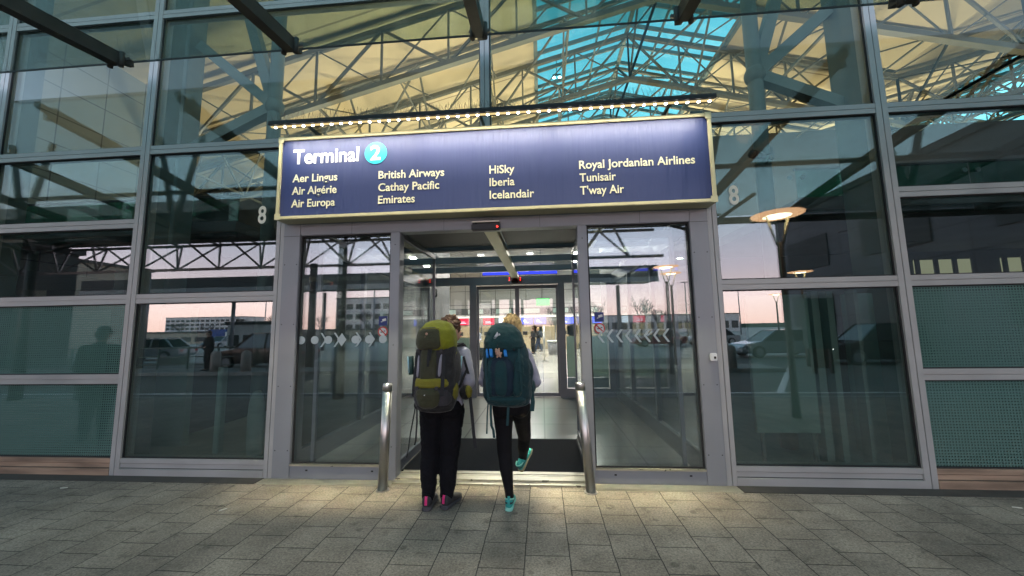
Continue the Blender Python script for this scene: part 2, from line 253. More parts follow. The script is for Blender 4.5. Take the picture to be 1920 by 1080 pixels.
# ------------------------------------------------------------------ mesh helpers
ORG = {}
def tag(o, label=None, cat=None, group=None, kind=None):
    if label: o['label'] = label
    if cat: o['category'] = cat
    if group: o['group'] = group
    if kind: o['kind'] = kind
    return o
def thing(name, label, cat, loc=(0, 0, 0), group=None):
    o = bpy.data.objects.new(name, None); col.objects.link(o); o.location = loc; o.empty_display_size = 0.2
    ORG[o.name] = Vector(loc); return tag(o, label, cat, group)
class MB:
    def __init__(s): s.v = []; s.f = []; s.sm = []
    def add(s, vs, fs, smooth=False):
        k = len(s.v); s.v += [Vector(p) for p in vs]
        for f in fs: s.f.append([i + k for i in f]); s.sm.append(smooth)
        return s
    def box(s, x0, x1, y0, y1, z0, z1):
        return s.add([(x0, y0, z0), (x1, y0, z0), (x1, y1, z0), (x0, y1, z0), (x0, y0, z1), (x1, y0, z1), (x1, y1, z1), (x0, y1, z1)],
                     [(0, 3, 2, 1), (4, 5, 6, 7), (0, 1, 5, 4), (1, 2, 6, 5), (2, 3, 7, 6), (3, 0, 4, 7)])
    def bar(s, p, q, a, b=None, upv=(0, 0, 1)):
        b = b or a; p = Vector(p); q = Vector(q); d = (q - p).normalized(); u = Vector(upv)
        if abs(d.dot(u)) > 0.97: u = Vector((0, 1, 0))
        sx_ = d.cross(u).normalized() * a / 2; sz_ = sx_.cross(d).normalized() * b / 2
        vs = []
        for c in (p, q): vs += [c - sx_ - sz_, c + sx_ - sz_, c + sx_ + sz_, c - sx_ + sz_]
        return s.add(vs, [(0, 1, 2, 3), (7, 6, 5, 4), (0, 4, 5, 1), (1, 5, 6, 2), (2, 6, 7, 3), (3, 7, 4, 0)])
    def rings(s, rs, cap=True, smooth=True):
        n = len(rs[0]); vs = [p for r in rs for p in r]; fs = []
        for i in range(len(rs) - 1):
            for j in range(n): fs.append((i * n + j, i * n + (j + 1) % n, (i + 1) * n + (j + 1) % n, (i + 1) * n + j))
        s.add(vs, fs, smooth)
        if cap:
            k = len(s.v) - len(vs)
            s.f.append([k + j for j in reversed(range(n))]); s.sm.append(False)
            s.f.append([k + (len(rs) - 1) * n + j for j in range(n)]); s.sm.append(False)
        return s
    def tube(s, pts, r, n=10, cap=True, smooth=True):
        pts = [Vector(p) for p in pts]; rr = r if isinstance(r, (list, tuple)) else [r] * len(pts); rs = []
        ref = None
        for i, p in enumerate(pts):
            d = (pts[min(i + 1, len(pts) - 1)] - pts[max(i - 1, 0)]).normalized()
            if ref is None: ref = Vector((1, 0, 0)) if abs(d.x) < 0.9 else Vector((0, 1, 0))
            u = (ref - d * ref.dot(d)).normalized(); v = d.cross(u); ref = u
            rs.append([p + (u * math.cos(2 * math.pi * k / n) + v * math.sin(2 * math.pi * k / n)) * rr[i] for k in range(n)])
        return s.rings(rs, cap, smooth)
    def ribbon(s, pts, wv, th):
        """flat webbing along pts, wv = half width vector"""
        wv = Vector(wv); rs = []
        pts = [Vector(p) for p in pts]
        for i, p in enumerate(pts):
            d = (pts[min(i + 1, len(pts) - 1)] - pts[max(i - 1, 0)]).normalized(); nn = d.cross(wv).normalized() * th / 2
            rs.append([p - wv - nn, p + wv - nn, p + wv + nn, p - wv + nn])
        return s.rings(rs, True, False)
    def ell(s, c, r, rot=None, nu=16, nv=10):
        c = Vector(c); rs = []
        for i in range(nv + 1):
            a = -math.pi / 2 + math.pi * i / nv; a = max(-1.53, min(1.53, a)); ring = []
            for j in range(nu):
                t_ = 2 * math.pi * j / nu; p = Vector((r[0] * math.cos(a) * math.cos(t_), r[1] * math.cos(a) * math.sin(t_), r[2] * math.sin(a)))
                ring.append(c + (rot @ p if rot else p))
            rs.append(ring)
        return s.rings(rs)
    def capsule(s, p, q, r0, r1, n=12, fl=1.0):
        p = Vector(p); q = Vector(q); d = (q - p).normalized(); pts = []; rr = []
        for k in range(4): a = math.pi / 2 * k / 4; pts.append(p - d * r0 * math.cos(a)); rr.append(max(0.001, r0 * math.sin(a)))
        pts.append(p); rr.append(r0); pts.append(q); rr.append(r1)
        for k in range(1, 5): a = math.pi / 2 * k / 4; pts.append(q + d * r1 * math.sin(a)); rr.append(max(0.001, r1 * math.cos(a)))
        return s.tube(pts, rr, n)
    def disc(s, c, r, h, n=32, axis='Z'):
        c = Vector(c)
        f = {'Z': lambda a, hh: Vector((r * math.cos(a), r * math.sin(a), hh)), 'Y': lambda a, hh: Vector((r * math.cos(a), hh, r * math.sin(a))), 'X': lambda a, hh: Vector((hh, r * math.cos(a), r * math.sin(a)))}[axis]
        return s.rings([[c + f(2 * math.pi * k / n, hh) for k in range(n)] for hh in (0, h)], True, False)
    def poly(s, pts, y0, y1):
        """prism of an XZ outline"""
        n = len(pts)
        return s.add([(x, y0, z) for x, z in pts] + [(x, y1, z) for x, z in pts], [tuple(range(n)), tuple(reversed(range(n, 2 * n)))] + [(i, i + n, (i + 1) % n + n, (i + 1) % n) for i in range(n)])
    def build(s, name, mat, parent=None, loc=None, bevel=0.0, wrinkle=0.0, wscale=9.0, voxel=0.0, smooth=0, seed=0.0):
        org = Vector(loc) if loc is not None else (ORG[parent.name] if parent is not None else Vector((0, 0, 0)))
        me = bpy.data.meshes.new(name); me.from_pydata([p - org for p in s.v], [], s.f)
        me.polygons.foreach_set('use_smooth', s.sm)
        bm = bmesh.new(); bm.from_mesh(me); bmesh.ops.recalc_face_normals(bm, faces=bm.faces[:])
        if bevel:
            es = [e_ for e_ in bm.edges if len(e_.link_faces) == 2 and e_.calc_face_angle(0) > 0.5]
            bmesh.ops.bevel(bm, geom=es, offset=bevel, segments=2, affect='EDGES', clamp_overlap=True)
        bm.to_mesh(me); bm.free()
        if voxel:
            to = bpy.data.objects.new('temp', me); col.objects.link(to)
            md = to.modifiers.new('r', 'REMESH'); md.mode = 'VOXEL'; md.voxel_size = voxel; md.use_smooth_shade = True
            if smooth: ms = to.modifiers.new('s', 'SMOOTH'); ms.factor = 0.5; ms.iterations = smooth
            dg = bpy.context.evaluated_depsgraph_get(); m2 = bpy.data.meshes.new_from_object(to.evaluated_get(dg))
            bpy.data.objects.remove(to); bpy.data.meshes.remove(me); me = m2; me.name = name
            me.polygons.foreach_set('use_smooth', [True] * len(me.polygons))
        if wrinkle:
            nm = [v_.normal.copy() for v_ in me.vertices]
            for v_, q in zip(me.vertices, nm):
                c_ = (v_.co + org + Vector((seed, 0, 0))) * wscale
                c2 = Vector((c_.x * 1.1 + 0.5 * noise.noise(c_ * 0.7), c_.y, c_.z * 1.5)); d_ = 0.9 * noise.noise(c_ * 0.42) + 0.6 * noise.noise(c_) + 1.1 * (0.45 - abs(noise.noise(c2 * 1.3))) + 0.5 * (0.4 - abs(noise.noise(c2 * 2.9))); v_.co += q * d_ * wrinkle
        me.materials.clear(); me.materials.append(M[mat] if isinstance(mat, str) else mat)
        o = bpy.data.objects.new(name, me); col.objects.link(o)
        if parent is not None: o.parent = parent
        elif loc is not None: o.location = loc
        ORG[o.name] = org
        return o
def kids(o): return list(o.children)
def copy_tree(o, parent=None):
    c = o.copy(); col.objects.link(c)
    if parent is not None: c.parent = parent
    for ch in kids(o): copy_tree(ch, c)
    return c
def place(o, loc, rz=0.0, label=None, group=None):
    o.location = loc; o.rotation_euler = (0, 0, rz)
    if label: o['label'] = label
    if group: o['group'] = group
    return o
TXT = {}
def CAPU():
    if 'cap' not in TXT:
        cu = bpy.data.curves.new('t', 'FONT'); cu.body = 'H'; cu.size = 1; to = bpy.data.objects.new('t', cu); col.objects.link(to)
        me = bpy.data.meshes.new_from_object(to.evaluated_get(bpy.context.evaluated_depsgraph_get())); TXT['cap'] = max(v.co.y for v in me.vertices)
        bpy.data.objects.remove(to); bpy.data.meshes.remove(me)
    return TXT['cap']
def text_mb(mb, body, x0, z0, cap, width=None, y=0.0, bold=0.012, ext=0.004, sx=0.8):
    """flat lettering facing -Y: left edge x0, base line z0, cap height, fitted to a width"""
    if (body, bold) not in TXT:
        cu = bpy.data.curves.new('t', 'FONT'); cu.body = body; cu.size = 1; cu.offset = bold; cu.extrude = 0.5; cu.resolution_u = 4
        to = bpy.data.objects.new('t', cu); col.objects.link(to)
        dg = bpy.context.evaluated_depsgraph_get(); me = bpy.data.meshes.new_from_object(to.evaluated_get(dg))
        TXT[(body, bold)] = ([v.co.copy() for v in me.vertices], [tuple(p.vertices) for p in me.polygons])
        bpy.data.objects.remove(to); bpy.data.meshes.remove(me)
    vs, fs = TXT[(body, bold)]
    xa = min(v.x for v in vs); xb = max(v.x for v in vs); capu = CAPU()
    kz = cap / capu; kx = width / (xb - xa) if width else kz * sx
    mb.add([(x0 + (v.x - xa) * kx, y - v.z * ext, z0 + v.y * kz) for v in vs], fs)
    return mb
def mat_light(name, kind, loc, energy, color, size=None, size_y=None, target=None, spread=None, parent=None):
    L = bpy.data.lights.new(name, kind); L.energy = energy; L.color = color
    o = bpy.data.objects.new(name, L); col.objects.link(o); o.location = loc
    if kind == 'AREA':
        L.shape = 'RECTANGLE'; L.size = size; L.size_y = size_y or size
        if spread: L.spread = R(spread)
    elif size: L.shadow_soft_size = size
    if target is not None: o.rotation_euler = (Vector(target) - Vector(loc)).to_track_quat('-Z', 'Y').to_euler()
    if parent is not None:
        o.parent = parent; o.location = Vector(loc) - ORG[parent.name]
    return o

# ================================================================== GROUND (setting)
MB().box(-60, 60, -4.9, 0.0, -0.3, 0.0).build('pavement', 'paving', None, (0, 0, 0))['kind'] = 'structure'
MB().box(-60, 60, -5.05, -4.903, -0.3, 0.004).build('kerb', 'kerb', None, (0, -5, 0))['kind'] = 'structure'
MB().add([(-900, -1500, -0.12), (900, -1500, -0.12), (900, 0.0, -0.12), (-900, 0.0, -0.12)], [(0, 1, 2, 3)]).build('road', 'asphalt', None, (0, 0, -0.12))['kind'] = 'structure'
MB().add([(-300, -400, -0.112), (300, -400, -0.112), (300, -17.4, -0.112), (-300, -17.4, -0.112)], [(0, 1, 2, 3)]).build('forecourt', 'concrete', None, (0, -60, -0.112))['kind'] = 'structure'
rm = MB().box(-60, 60, -6.25, -6.12, -0.119, -0.116)
rm.bar((6.0, -6.1, -0.1165), (10.5, -12.9, -0.1165), 0.16, 0.003)
rm.build('road_markings', 'white_paint', None, (0, -6.2, -0.12))['kind'] = 'structure'
MB().box(-60, 9, -12.6, -10.7, -0.2, 0.02).build('traffic_island', 'kerb', None, (0, -11.6, 0), bevel=0.02)['kind'] = 'structure'
MB().box(-34, 30, 0.0, 46, -0.3, 0.0).build('hall_floor', 'hall_floor', None, (0, 0, 0))['kind'] = 'structure'
for x0, x1 in ((-14.2, -3.2), (2.15, 26.9)): MB().box(x0, x1, 0.11, 8.6, -0.1, 0.004).build('side_room_floor', 'film_grey', None, ((x0 + x1) / 2, 4, 0))['kind'] = 'structure'
MB().add([(-1400, -420, -1), (1400, -420, -1), (1400, -440, 4), (700, -440, 6), (250, -440, 4.5), (0, -440, 5), (-500, -440, 4.5), (-1400, -440, 5)],
         [(0, 1, 2, 3, 4, 5, 6, 7)]).build('hills', 'hedge_green', None, (0, -430, 0))['kind'] = 'structure'

# ================================================================== FACADE
XC = -0.615
fac = thing('terminal_facade', 'tall steel and greenish glass curtain wall around the entrance', 'facade', (XC, 0, 0))
T = [1.09, 2.04, 2.985, 3.935, 5.82, 7.72, 9.6]
XL = [-4.962 - 2.174 * k for k in range(5)]; XR = [3.732 + 2.174 * k for k in range(5)]
def mullion(x, z0, z1, wd=0.12):
    b = MB(); h = wd / 2
    b.box(x - h, x - 0.004, -0.05, 0.10, z0, z1); b.box(x + 0.004, x + h, -0.05, 0.10, z0, z1); b.box(x - 0.01, x + 0.01, -0.035, 0.05, z0, z1 - 0.002)
    b.build('mullion', 'aluminium', fac)
    MB().box(x - h + 0.02, x + h - 0.02, 0.103, 0.30, z0, z1).build('inner_fin', 'steel_green', fac)
for x in XL + XR: mullion(x, 0.0, 9.66)
mullion(XC, 3.99, 9.66, 0.11)
for x in (-3.09, 1.875): mullion(x, 0.0, 3.875, 0.10)
def transom(x0, x1, z, hh=0.055):
    b = MB(); b.box(x0, x1, -0.045, 0.08, z + 0.003, z + hh); b.box(x0, x1, -0.045, 0.08, z - hh, z - 0.003); b.box(x0, x1, -0.03, 0.05, z - 0.01, z + 0.01)
    b.build('transom', 'aluminium', fac)
def sill(x0, x1):
    b = MB(); b.box(x0, x1, -0.058, 0.1, 0.0, 0.078); b.box(x0, x1, -0.036, 0.1, 0.086, 0.132); b.box(x0, x1, -0.046, 0.1, 0.139, 0.19); b.box(x0, x1, 0.0, 0.09, 0.077, 0.14)
    MB().box(x0, x1, -0.034, -0.03, 0.0785, 0.0855).build('groove_shade_strip', 'rubber', fac)  # dark strip laid in the groove to stand for its shade
    b.build('base_sill', 'brown_sill' if x1 < -4.9 or x0 > 3.7 else 'aluminium', fac)
def gasket(x0, x1, z0, z1, t=0.012):
    b = MB(); b.box(x0, x1, -0.028, -0.012, z1 - t, z1); b.box(x0, x1, -0.028, -0.012, z0, z0 + t); b.box(x0, x0 + t, -0.028, -0.012, z0 + t, z1 - t); b.box(x1 - t, x1, -0.028, -0.012, z0 + t, z1 - t)
    return b
def pane(x0, x1, z0, z1, m='facade_glass'):
    o = MB().box(x0, x1, -0.011, 0.011, z0, z1).build('glass_pane', m, fac)
    gasket(x0, x1, z0, z1).build('gasket', 'rubber', o)
    return o
hw, ht = 0.06, 0.055
for side, xs in (('l', XL), ('r', XR)):
    for i in range(4):
        a, b_ = sorted((xs[i], xs[i + 1])); a += hw; b_ -= hw
        sill(a, b_)
        for z in T: transom(a, b_, z)
        zz = [0.19] + T
        for j in range(7):
            z0 = zz[j] + (0 if j == 0 else ht); z1 = zz[j + 1] - ht
            pane(a, b_, z0, z1, 'frit_glass' if j < 2 else 'facade_glass' if j < 4 else 'upper_glass')
for x0, x1 in ((-13.7, -3.12), (1.91, 12.4)): MB().box(x0, x1, -0.21, -0.059, -0.01, 0.006).build('base_strip', 'base_strip', fac)
pane8 = []
for a, b_ in ((XL[0] + hw, -3.14), (1.925, XR[0] - hw)):
    sill(a, b_); transom(a, b_, T[1])
    pane(a, b_, 0.19, T[1] - ht, 'low_glass'); pane8.append(pane(a, b_, T[1] + ht, T[3] - ht))
transom(XL[0] + hw, XR[0] - hw, T[3])
for a, b_ in ((XL[0] + hw, XC - 0.055), (XC + 0.055, XR[0] - hw)):
    for z in T[4:]: transom(a, b_, z)
    zz = T[3:]
    for j in range(3): pane(a, b_, zz[j] + ht, zz[j + 1] - ht, 'upper_glass')
for o_, x_ in ((pane8[0], -3.418), (pane8[1], 2.088)):
    text_mb(MB(), '8', x_, 2.935, 0.205, 0.105, -0.0125, 0.02, 0.003).build('gate_numeral', 'numeral', o_)

# ================================================================== VESTIBULE
ves = thing('entrance_vestibule', 'glazed sliding door lobby with grey metal frame under the blue sign', 'entrance', (XC, 0, 0))
b = MB()
for x0, x1 in ((-3.038, -2.83), (1.628, 1.822)): b.box(x0, x1, -0.06, 0.08, 0.0, 2.94)
b.box(-2.83, 1.628, -0.06, 0.08, 2.745, 2.94)
for x0, x1 in ((-1.728, -1.617), (0.414, 0.52)): b.box(x0, x1, -0.058, 0.08, 0.0, 2.745)
b.build('door_frame', 'door_metal', ves, bevel=0.006)
for x0, x1 in ((-2.83, -1.728), (0.52, 1.628)):
    b = MB().box(x0, x1, -0.054, 0.06, 0.0, 0.135); b.build('kick_rail', 'door_metal', ves, bevel=0.004)
    b = MB().box(x0, x1, -0.062, -0.02, 0.137, 0.155); b.build('glazing_bead', 'lamplit_edge', ves)
b = MB()
for x0, x1 in ((-2.83, -1.728), (0.52, 1.628)):
    for s_ in (0.18, 0.86): q = x0 + (x1 - x0) * s_; b.box(q - 0.012, q + 0.012, -0.058, -0.05, 0.085, 0.10)
b.build('drain_slot', 'rubber', ves)
sp_l = MB().box(-2.83, -1.728, 0.0, 0.02, 0.155, 2.745).build('side_pane', 'door_glass', ves)
sp_r = MB().box(0.52, 1.628, 0.0, 0.02, 0.155, 2.745).build('side_pane', 'door_glass', ves)
gasket(-2.83, -1.728, 0.155, 2.745, 0.016).build('gasket', 'rubber', sp_l); gasket(0.52, 1.628, 0.155, 2.745, 0.016).build('gasket', 'rubber', sp_r)
b = MB()
for x0, x1 in ((-3.038, -2.83), (1.628, 1.822)):
    b.box(x0 + 0.001, x1 - 0.001, -0.0615, -0.06, 2.738, 2.7415)
    for z in (0.3, 1.0, 1.7, 2.4):
        for q in (x0 + 0.03, x1 - 0.03): b.disc((q, -0.06, z), 0.006, -0.0025, 10, 'Y')
for x in (-1.672, 0.467):
    for z in (0.35, 1.45, 2.6): b.disc((x, -0.058, z), 0.006, -0.0025, 10, 'Y')
for x in (-2.2, -1.1, 0.0, 1.1): b.box(x, x + 0.0025, -0.0612, -0.06, 2.747, 2.938)
b.build('screw_heads', 'rubber', ves)
# markings on the fixed panes
Zm = 1.515
for k in range(7):
    x = -2.795 + 0.163 * k; b = MB()
    if k == 3: b.poly([(x - 0.055, Zm), (x, Zm - 0.075), (x + 0.055, Zm), (x, Zm + 0.075)], -0.006, -0.002)
    else: b.disc((x, -0.002, Zm), 0.046, -0.004, 24, 'Y')
    b.build('safety_marking', 'marking', sp_l)
for x in (-2.40, -1.985, -2.56, -2.14):
    MB().poly([(x, Zm - 0.08), (x + 0.02, Zm - 0.08), (x + 0.075, Zm), (x + 0.02, Zm + 0.08), (x, Zm + 0.08), (x + 0.055, Zm)], -0.0095, -0.0065).build('safety_marking', 'marking', sp_l)
for k in range(8):
    x = 0.60 + 0.0985 * k
    MB().poly([(x, Zm), (x + 0.05, Zm - 0.07), (x + 0.075, Zm - 0.07), (x + 0.025, Zm), (x + 0.075, Zm + 0.07), (x + 0.05, Zm + 0.07)], -0.006, -0.002).build('safety_marking', 'marking', sp_r)
def stickers(px_, pane_):
    MB().disc((px_, -0.002, 1.60), 0.058, -0.003, 32, 'Y').build('no_smoking_sticker', 'sticker_red', pane_)
    MB().disc((px_, -0.0055, 1.60), 0.044, -0.002, 32, 'Y').build('sticker_field', 'sticker_white', pane_)
    b = MB(); b.bar((px_ - 0.032, -0.0095, 1.632), (px_ + 0.032, -0.0095, 1.568), 0.003, 0.012, (0, 0, 1))
    b.build('sticker_slash', 'sticker_red', pane_)
    b = MB(); b.box(px_ - 0.026, px_ + 0.012, -0.0085, -0.0078, 1.590, 1.600); b.box(px_ + 0.012, px_ + 0.030, -0.0085, -0.0078, 1.602, 1.612)
    b.build('cigarette_symbol', 'rubber', pane_)
    MB().box(px_ - 0.05, px_ + 0.05, -0.005, -0.002, 1.67, 1.775).build('camera_notice_sticker', 'sticker_blue', pane_)
    b = MB(); b.poly([(px_ - 0.006, 1.715), (px_ + 0.038, 1.725), (px_ + 0.034, 1.752), (px_ - 0.01, 1.742)], -0.0075, -0.0055); b.box(px_ - 0.024, px_ - 0.008, -0.0075, -0.0055, 1.708, 1.716)
    b.build('camera_symbol', 'sticker_white', pane_)
stickers(-1.82, sp_l); stickers(0.625, sp_r)
# opened sliding leaves just behind the side panes
for x0, x1 in ((-2.69, -1.66), (0.46, 1.50)):
    lf = MB(); lf.box(x0, x0 + 0.04, 0.10, 0.14, 0.02, 2.70); lf.box(x1 - 0.04, x1, 0.10, 0.14, 0.02, 2.70); lf.box(x0 + 0.04, x1 - 0.04, 0.10, 0.14, 2.62, 2.70); lf.box(x0 + 0.04, x1 - 0.04, 0.10, 0.14, 0.02, 0.12)
    lo = lf.build('sliding_door', 'vest_metal', ves)
    MB().box(x0 + 0.04, x1 - 0.04, 0.113, 0.127, 0.12, 2.62).build('door_pane', 'inner_glass', lo)
# lobby side walls
for xw, sgn in ((-2.93, -1), (1.72, 1)):
    b = MB(); b.box(xw - 0.04, xw + 0.04, 0.16, 4.86, 0.0, 0.22); b.box(xw - 0.04, xw + 0.04, 0.16, 4.86, 2.66, 2.90)
    for yy in (0.2, 1.75, 3.3, 4.82): b.box(xw - 0.035, xw + 0.035, yy - 0.04, yy + 0.04, 0.22, 2.66)
    b.build('side_wall_frame', 'vest_metal', ves)
    for y0, y1 in ((0.24, 1.71), (1.79, 3.26), (3.34, 4.78)): MB().box(xw - 0.008, xw + 0.008, y0, y1, 0.22, 2.66).build('side_wall_pane', 'inner_glass', ves)
for xw in (-1.70, 0.50):
    b = MB(); b.box(xw - 0.02, xw + 0.02, 0.18, 1.62, 0.0, 0.11); b.box(xw - 0.02, xw + 0.02, 1.58, 1.62, 0.11, 2.80); b.box(xw - 0.02, xw + 0.02, 0.18, 1.58, 2.74, 2.80)
    b.build('guard_screen_frame', 'vest_metal', ves); MB().box(xw - 0.006, xw + 0.006, 0.20, 1.58, 0.11, 2.74).build('guard_screen_pane', 'inner_glass', ves)
# ceiling
b = MB()
for x0, x1 in ((-2.89, -2.07), (-1.87, -0.70), (-0.52, 0.66), (0.86, 1.68)): b.box(x0, x1, 0.2, 1.62, 2.93, 2.99)
b.build('ceiling_panel', 'housing', ves)
for yy, hh in ((0.14, 0.08), (1.72, 0.09), (2.85, 0.10), (3.95, 0.10)): MB().box(-2.89, 1.68, yy - 0.04, yy + 0.05, 2.90 - 0.02, 2.90 + hh).build('ceiling_rail', 'vest_metal', ves)
b = MB()
for x in (-1.97, 0.76): b.box(x - 0.06, x + 0.06, 0.2, 1.66, 2.86, 2.925)
b.box(XC - 0.07, XC + 0.09, 0.2, 4.75, 2.80, 2.875)
b.build('ceiling_beam', 'lamp_yellow_metal', ves)
MB().box(-2.89, 1.68, 1.80, 4.85, 3.005, 3.02).build('roof_pane', 'inner_glass', ves)
# inner front at the far end of the lobby
YI = 4.9
b = MB(); b.box(-2.97, -2.76, YI - 0.06, YI + 0.06, 0, 2.9); b.box(1.55, 1.76, YI - 0.06, YI + 0.06, 0, 2.9); b.box(-2.76, 1.55, YI - 0.06, YI + 0.06, 2.70, 2.9)
for x0, x1 in ((-1.76, -1.60), (0.40, 0.55)): b.box(x0, x1, YI - 0.058, YI + 0.058, 0, 2.7)
for x0, x1 in ((-2.76, -1.76), (0.55, 1.55)): b.box(x0, x1, YI - 0.05, YI + 0.05, 0, 0.2)
b.build('inner_frame', 'vest_metal', ves)
for x0, x1 in ((-2.76, -1.76), (0.55, 1.55)):
    o = MB().box(x0, x1, YI - 0.01, YI + 0.01, 0.2, 2.7).build('inner_side_pane', 'inner_glass', ves)
    MB().box(x0 + 0.02, x1 - 0.02, YI + 0.014, YI + 0.02, 0.46, 1.42).build('frosted_film', 'frost_film', o)
    MB().box(x0 + 0.02, x1 - 0.02, YI + 0.014, YI + 0.02, 0.22, 0.45).build('pale_film', 'grey_green', o)
    if x0 < 0: text_mb(MB(), '8', -2.68, 2.44, 0.20, 0.10, YI - 0.013, 0.02, 0.003).build('gate_numeral', 'numeral_dark', o)
for x0, x1 in ((-1.60, -0.60), (-0.598, 0.40)):
    lf = MB(); lf.box(x0, x0 + 0.05, YI + 0.07, YI + 0.11, 0.01, 2.68); lf.box(x1 - 0.05, x1, YI + 0.07, YI + 0.11, 0.01, 2.68); lf.box(x0 + 0.05, x1 - 0.05, YI + 0.07, YI + 0.11, 2.6, 2.68); lf.box(x0 + 0.05, x1 - 0.05, YI + 0.07, YI + 0.11, 0.01, 0.09)
    lo = lf.build('sliding_door', 'vest_metal', ves); MB().box(x0 + 0.05, x1 - 0.05, YI + 0.083, YI + 0.097, 0.09, 2.6).build('door_pane', 'door_glass', lo)
# door sensors
o = MB().box(-0.77, -0.44, -0.12, -0.062, 2.715, 2.80).build('door_sensor', 'black_plastic', ves, bevel=0.012)
MB().disc((-0.475, -0.121, 2.752), 0.011, -0.006, 12, 'Y').build('indicator_light', 'red_led', o)
MB().box(-0.76, -0.45, -0.135, -0.055, 2.803, 2.818).build('sensor_shade', 'lamplit_edge', o)
o = MB().box(-0.70, -0.46, YI - 0.14, YI - 0.062, 2.76, 2.83).build('door_sensor', 'black_plastic', ves, bevel=0.01)
o = MB().ell((XC, 4.55, 2.74), (0.09, 0.09, 0.07)).build('ceiling_camera', 'black_plastic', ves)
b = MB()
for dx in (-0.13, 0.13):
    for dz in (-0.02, 0.03): b.ell((XC + dx, 4.5, 2.78 + dz), (0.012, 0.012, 0.012), None, 8, 6)
b.build('indicator_light', 'red_led', o)
# threshold
b = MB(); b.box(-1.62, 0.42, -0.14, -0.062, 0.0, 0.012); b.box(-1.62, 0.42, -0.058, 0.06, 0.0, 0.024); b.box(-1.62, 0.42, 0.064, 0.12, 0.0, 0.016); b.box(-1.62, 0.42, 0.124, 0.20, 0.0, 0.02)
b.build('threshold', 'threshold', ves)
b = MB(); b.box(-1.62, 0.42, -0.150, -0.142, 0.0, 0.018); b.box(-1.62, 0.42, 0.062, 0.0635, 0.0, 0.026); b.box(-1.62, 0.42, -0.061, -0.0585, 0.0, 0.029)
b.build('threshold_edge', 'lamplit_edge', ves)
for x0, x1 in ((-3.1, -1.62), (0.42, 1.9)):
    b = MB()
    b.box(x0, x1, -0.21, -0.063, 0.0, 0.004)
    for k in range(int((x1 - x0) / 0.02)): b.box(x0 + 0.02 * k, x0 + 0.02 * k + 0.011, -0.195, -0.085, 0.0, 0.009)
    b.build('drain_grating', 'threshold', ves)
tag(MB().box(1.735, 1.80, -0.10, -0.063, 1.245, 1.325).build('key_switch', 'white_paint', None, (1.77, -0.06, 1.28), bevel=0.006), 'small white key switch box on the grey door jamb', 'switch')
o = MB().box(1.764, 1.784, -0.106, -0.1005, 1.268, 1.292).build('key_slot', 'rubber', bpy.data.objects['key_switch'])
# floor mat inside the doorway
mt = tag(MB().box(-1.66, 0.46, 0.22, 1.50, 0.0, 0.012).build('entrance_mat', 'mat_fibre', None, (XC, 0.9, 0)), 'black ribbed mat on the floor behind the threshold', 'mat')
b = MB()
for k in range(40): b.box(-1.64, 0.44, 0.25 + 0.0305 * k, 0.264 + 0.0305 * k, 0.0125, 0.017)
b.build('mat_rib', 'mat_fibre', mt)

# ================================================================== SIGN AND LIGHT BAR
sg = thing('entrance_sign', 'long blue sign listing airlines above the sliding doors', 'sign', (XC, -0.1, 2.9))
MB().box(-2.97, 1.81, -0.245, -0.052, 2.925, 3.83).build('sign_face', 'sign_face', sg)
b = MB(); b.box(-3.005, 1.845, -0.27, -0.06, 3.83, 3.868); b.box(-3.005, 1.845, -0.27, -0.06, 2.885, 2.923); b.box(-3.005, -2.967, -0.268, -0.06, 2.923, 3.83); b.box(1.807, 1.845, -0.268, -0.06, 2.923, 3.83)
b.build('sign_frame', 'lamp_yellow_metal', sg, bevel=0.006)
b = MB()
for x0, x1 in ((-3.007, -2.94), (1.78, 1.847)):
    for z0, z1 in ((2.882, 2.95), (3.80, 3.871)): MB().box(x0, x1, -0.273, -0.2705, z0, z1).build('corner_plate', 'lamp_yellow_metal', sg)
yt = -0.247
text_mb(MB(), 'Terminal', -2.835, 3.546, 0.168, 0.79, yt, 0.018).build('title_lettering', 'letter_white', sg)
o = MB().disc((-1.843, yt, 3.626), 0.130, -0.004, 48, 'Y').build('number_disc', 'cyan', sg)
text_mb(MB(), '2', -1.905, 3.546, 0.165, 0.12, yt - 0.005, 0.022).build('number', 'letter_white', o)
for lst in ((('Aer Lingus', -2.83, 3.327, .539), ('Air Algérie', -2.83, 3.179, .534), ('Air Europa', -2.83, 3.029, .521)),
            (('British Airways', -1.805, 3.319, .757), ('Cathay Pacific', -1.805, 3.173, .70), ('Emirates', -1.803, 3.029, .422)),
            (('HiSky', -.54, 3.317, .277), ('Iberia', -.54, 3.173, .277), ('Icelandair', -.54, 3.029, .488)),
            (('Royal Jordanian Airlines', .442, 3.321, 1.214), ('Tunisair', .442, 3.177, .386), ("T'way Air", .442, 3.033, .465))):
    for s_, x, z, wd in lst: text_mb(MB(), s_, x, z, 0.089, wd, yt, 0.013).build('airline_lettering', 'letter_cream', sg)
lb = thing('light_bar', 'long thin black light bar with a row of small lamps above the blue sign', 'light bar', (XC, -0.42, 3.93))
b = MB(); b.box(-2.99, 1.82, -0.475, -0.385, 3.925, 3.955); b.box(-2.99, 1.82, -0.48, -0.458, 3.905, 3.925); b.box(-2.99, 1.82, -0.40, -0.38, 3.905, 3.925)
b.build('housing', 'housing', lb, bevel=0.004)
for k in range(44): MB().ell((-2.93 + 0.1092 * k, -0.43, 3.897), (0.015, 0.013, 0.010), None, 10, 6).build('small_lamp', 'led', lb)
MB().box(-2.98, 1.81, -0.445, -0.415, 3.899, 3.906).build('lamp_strip', 'lamp_strip', lb)
b = MB()
for x in (-2.6, XC, 1.4): MB().bar((x, -0.40, 3.94), (x, -0.045, 3.945), 0.025, 0.03).build('bracket', 'housing', lb)
b = MB(); rnd = random.Random(3)
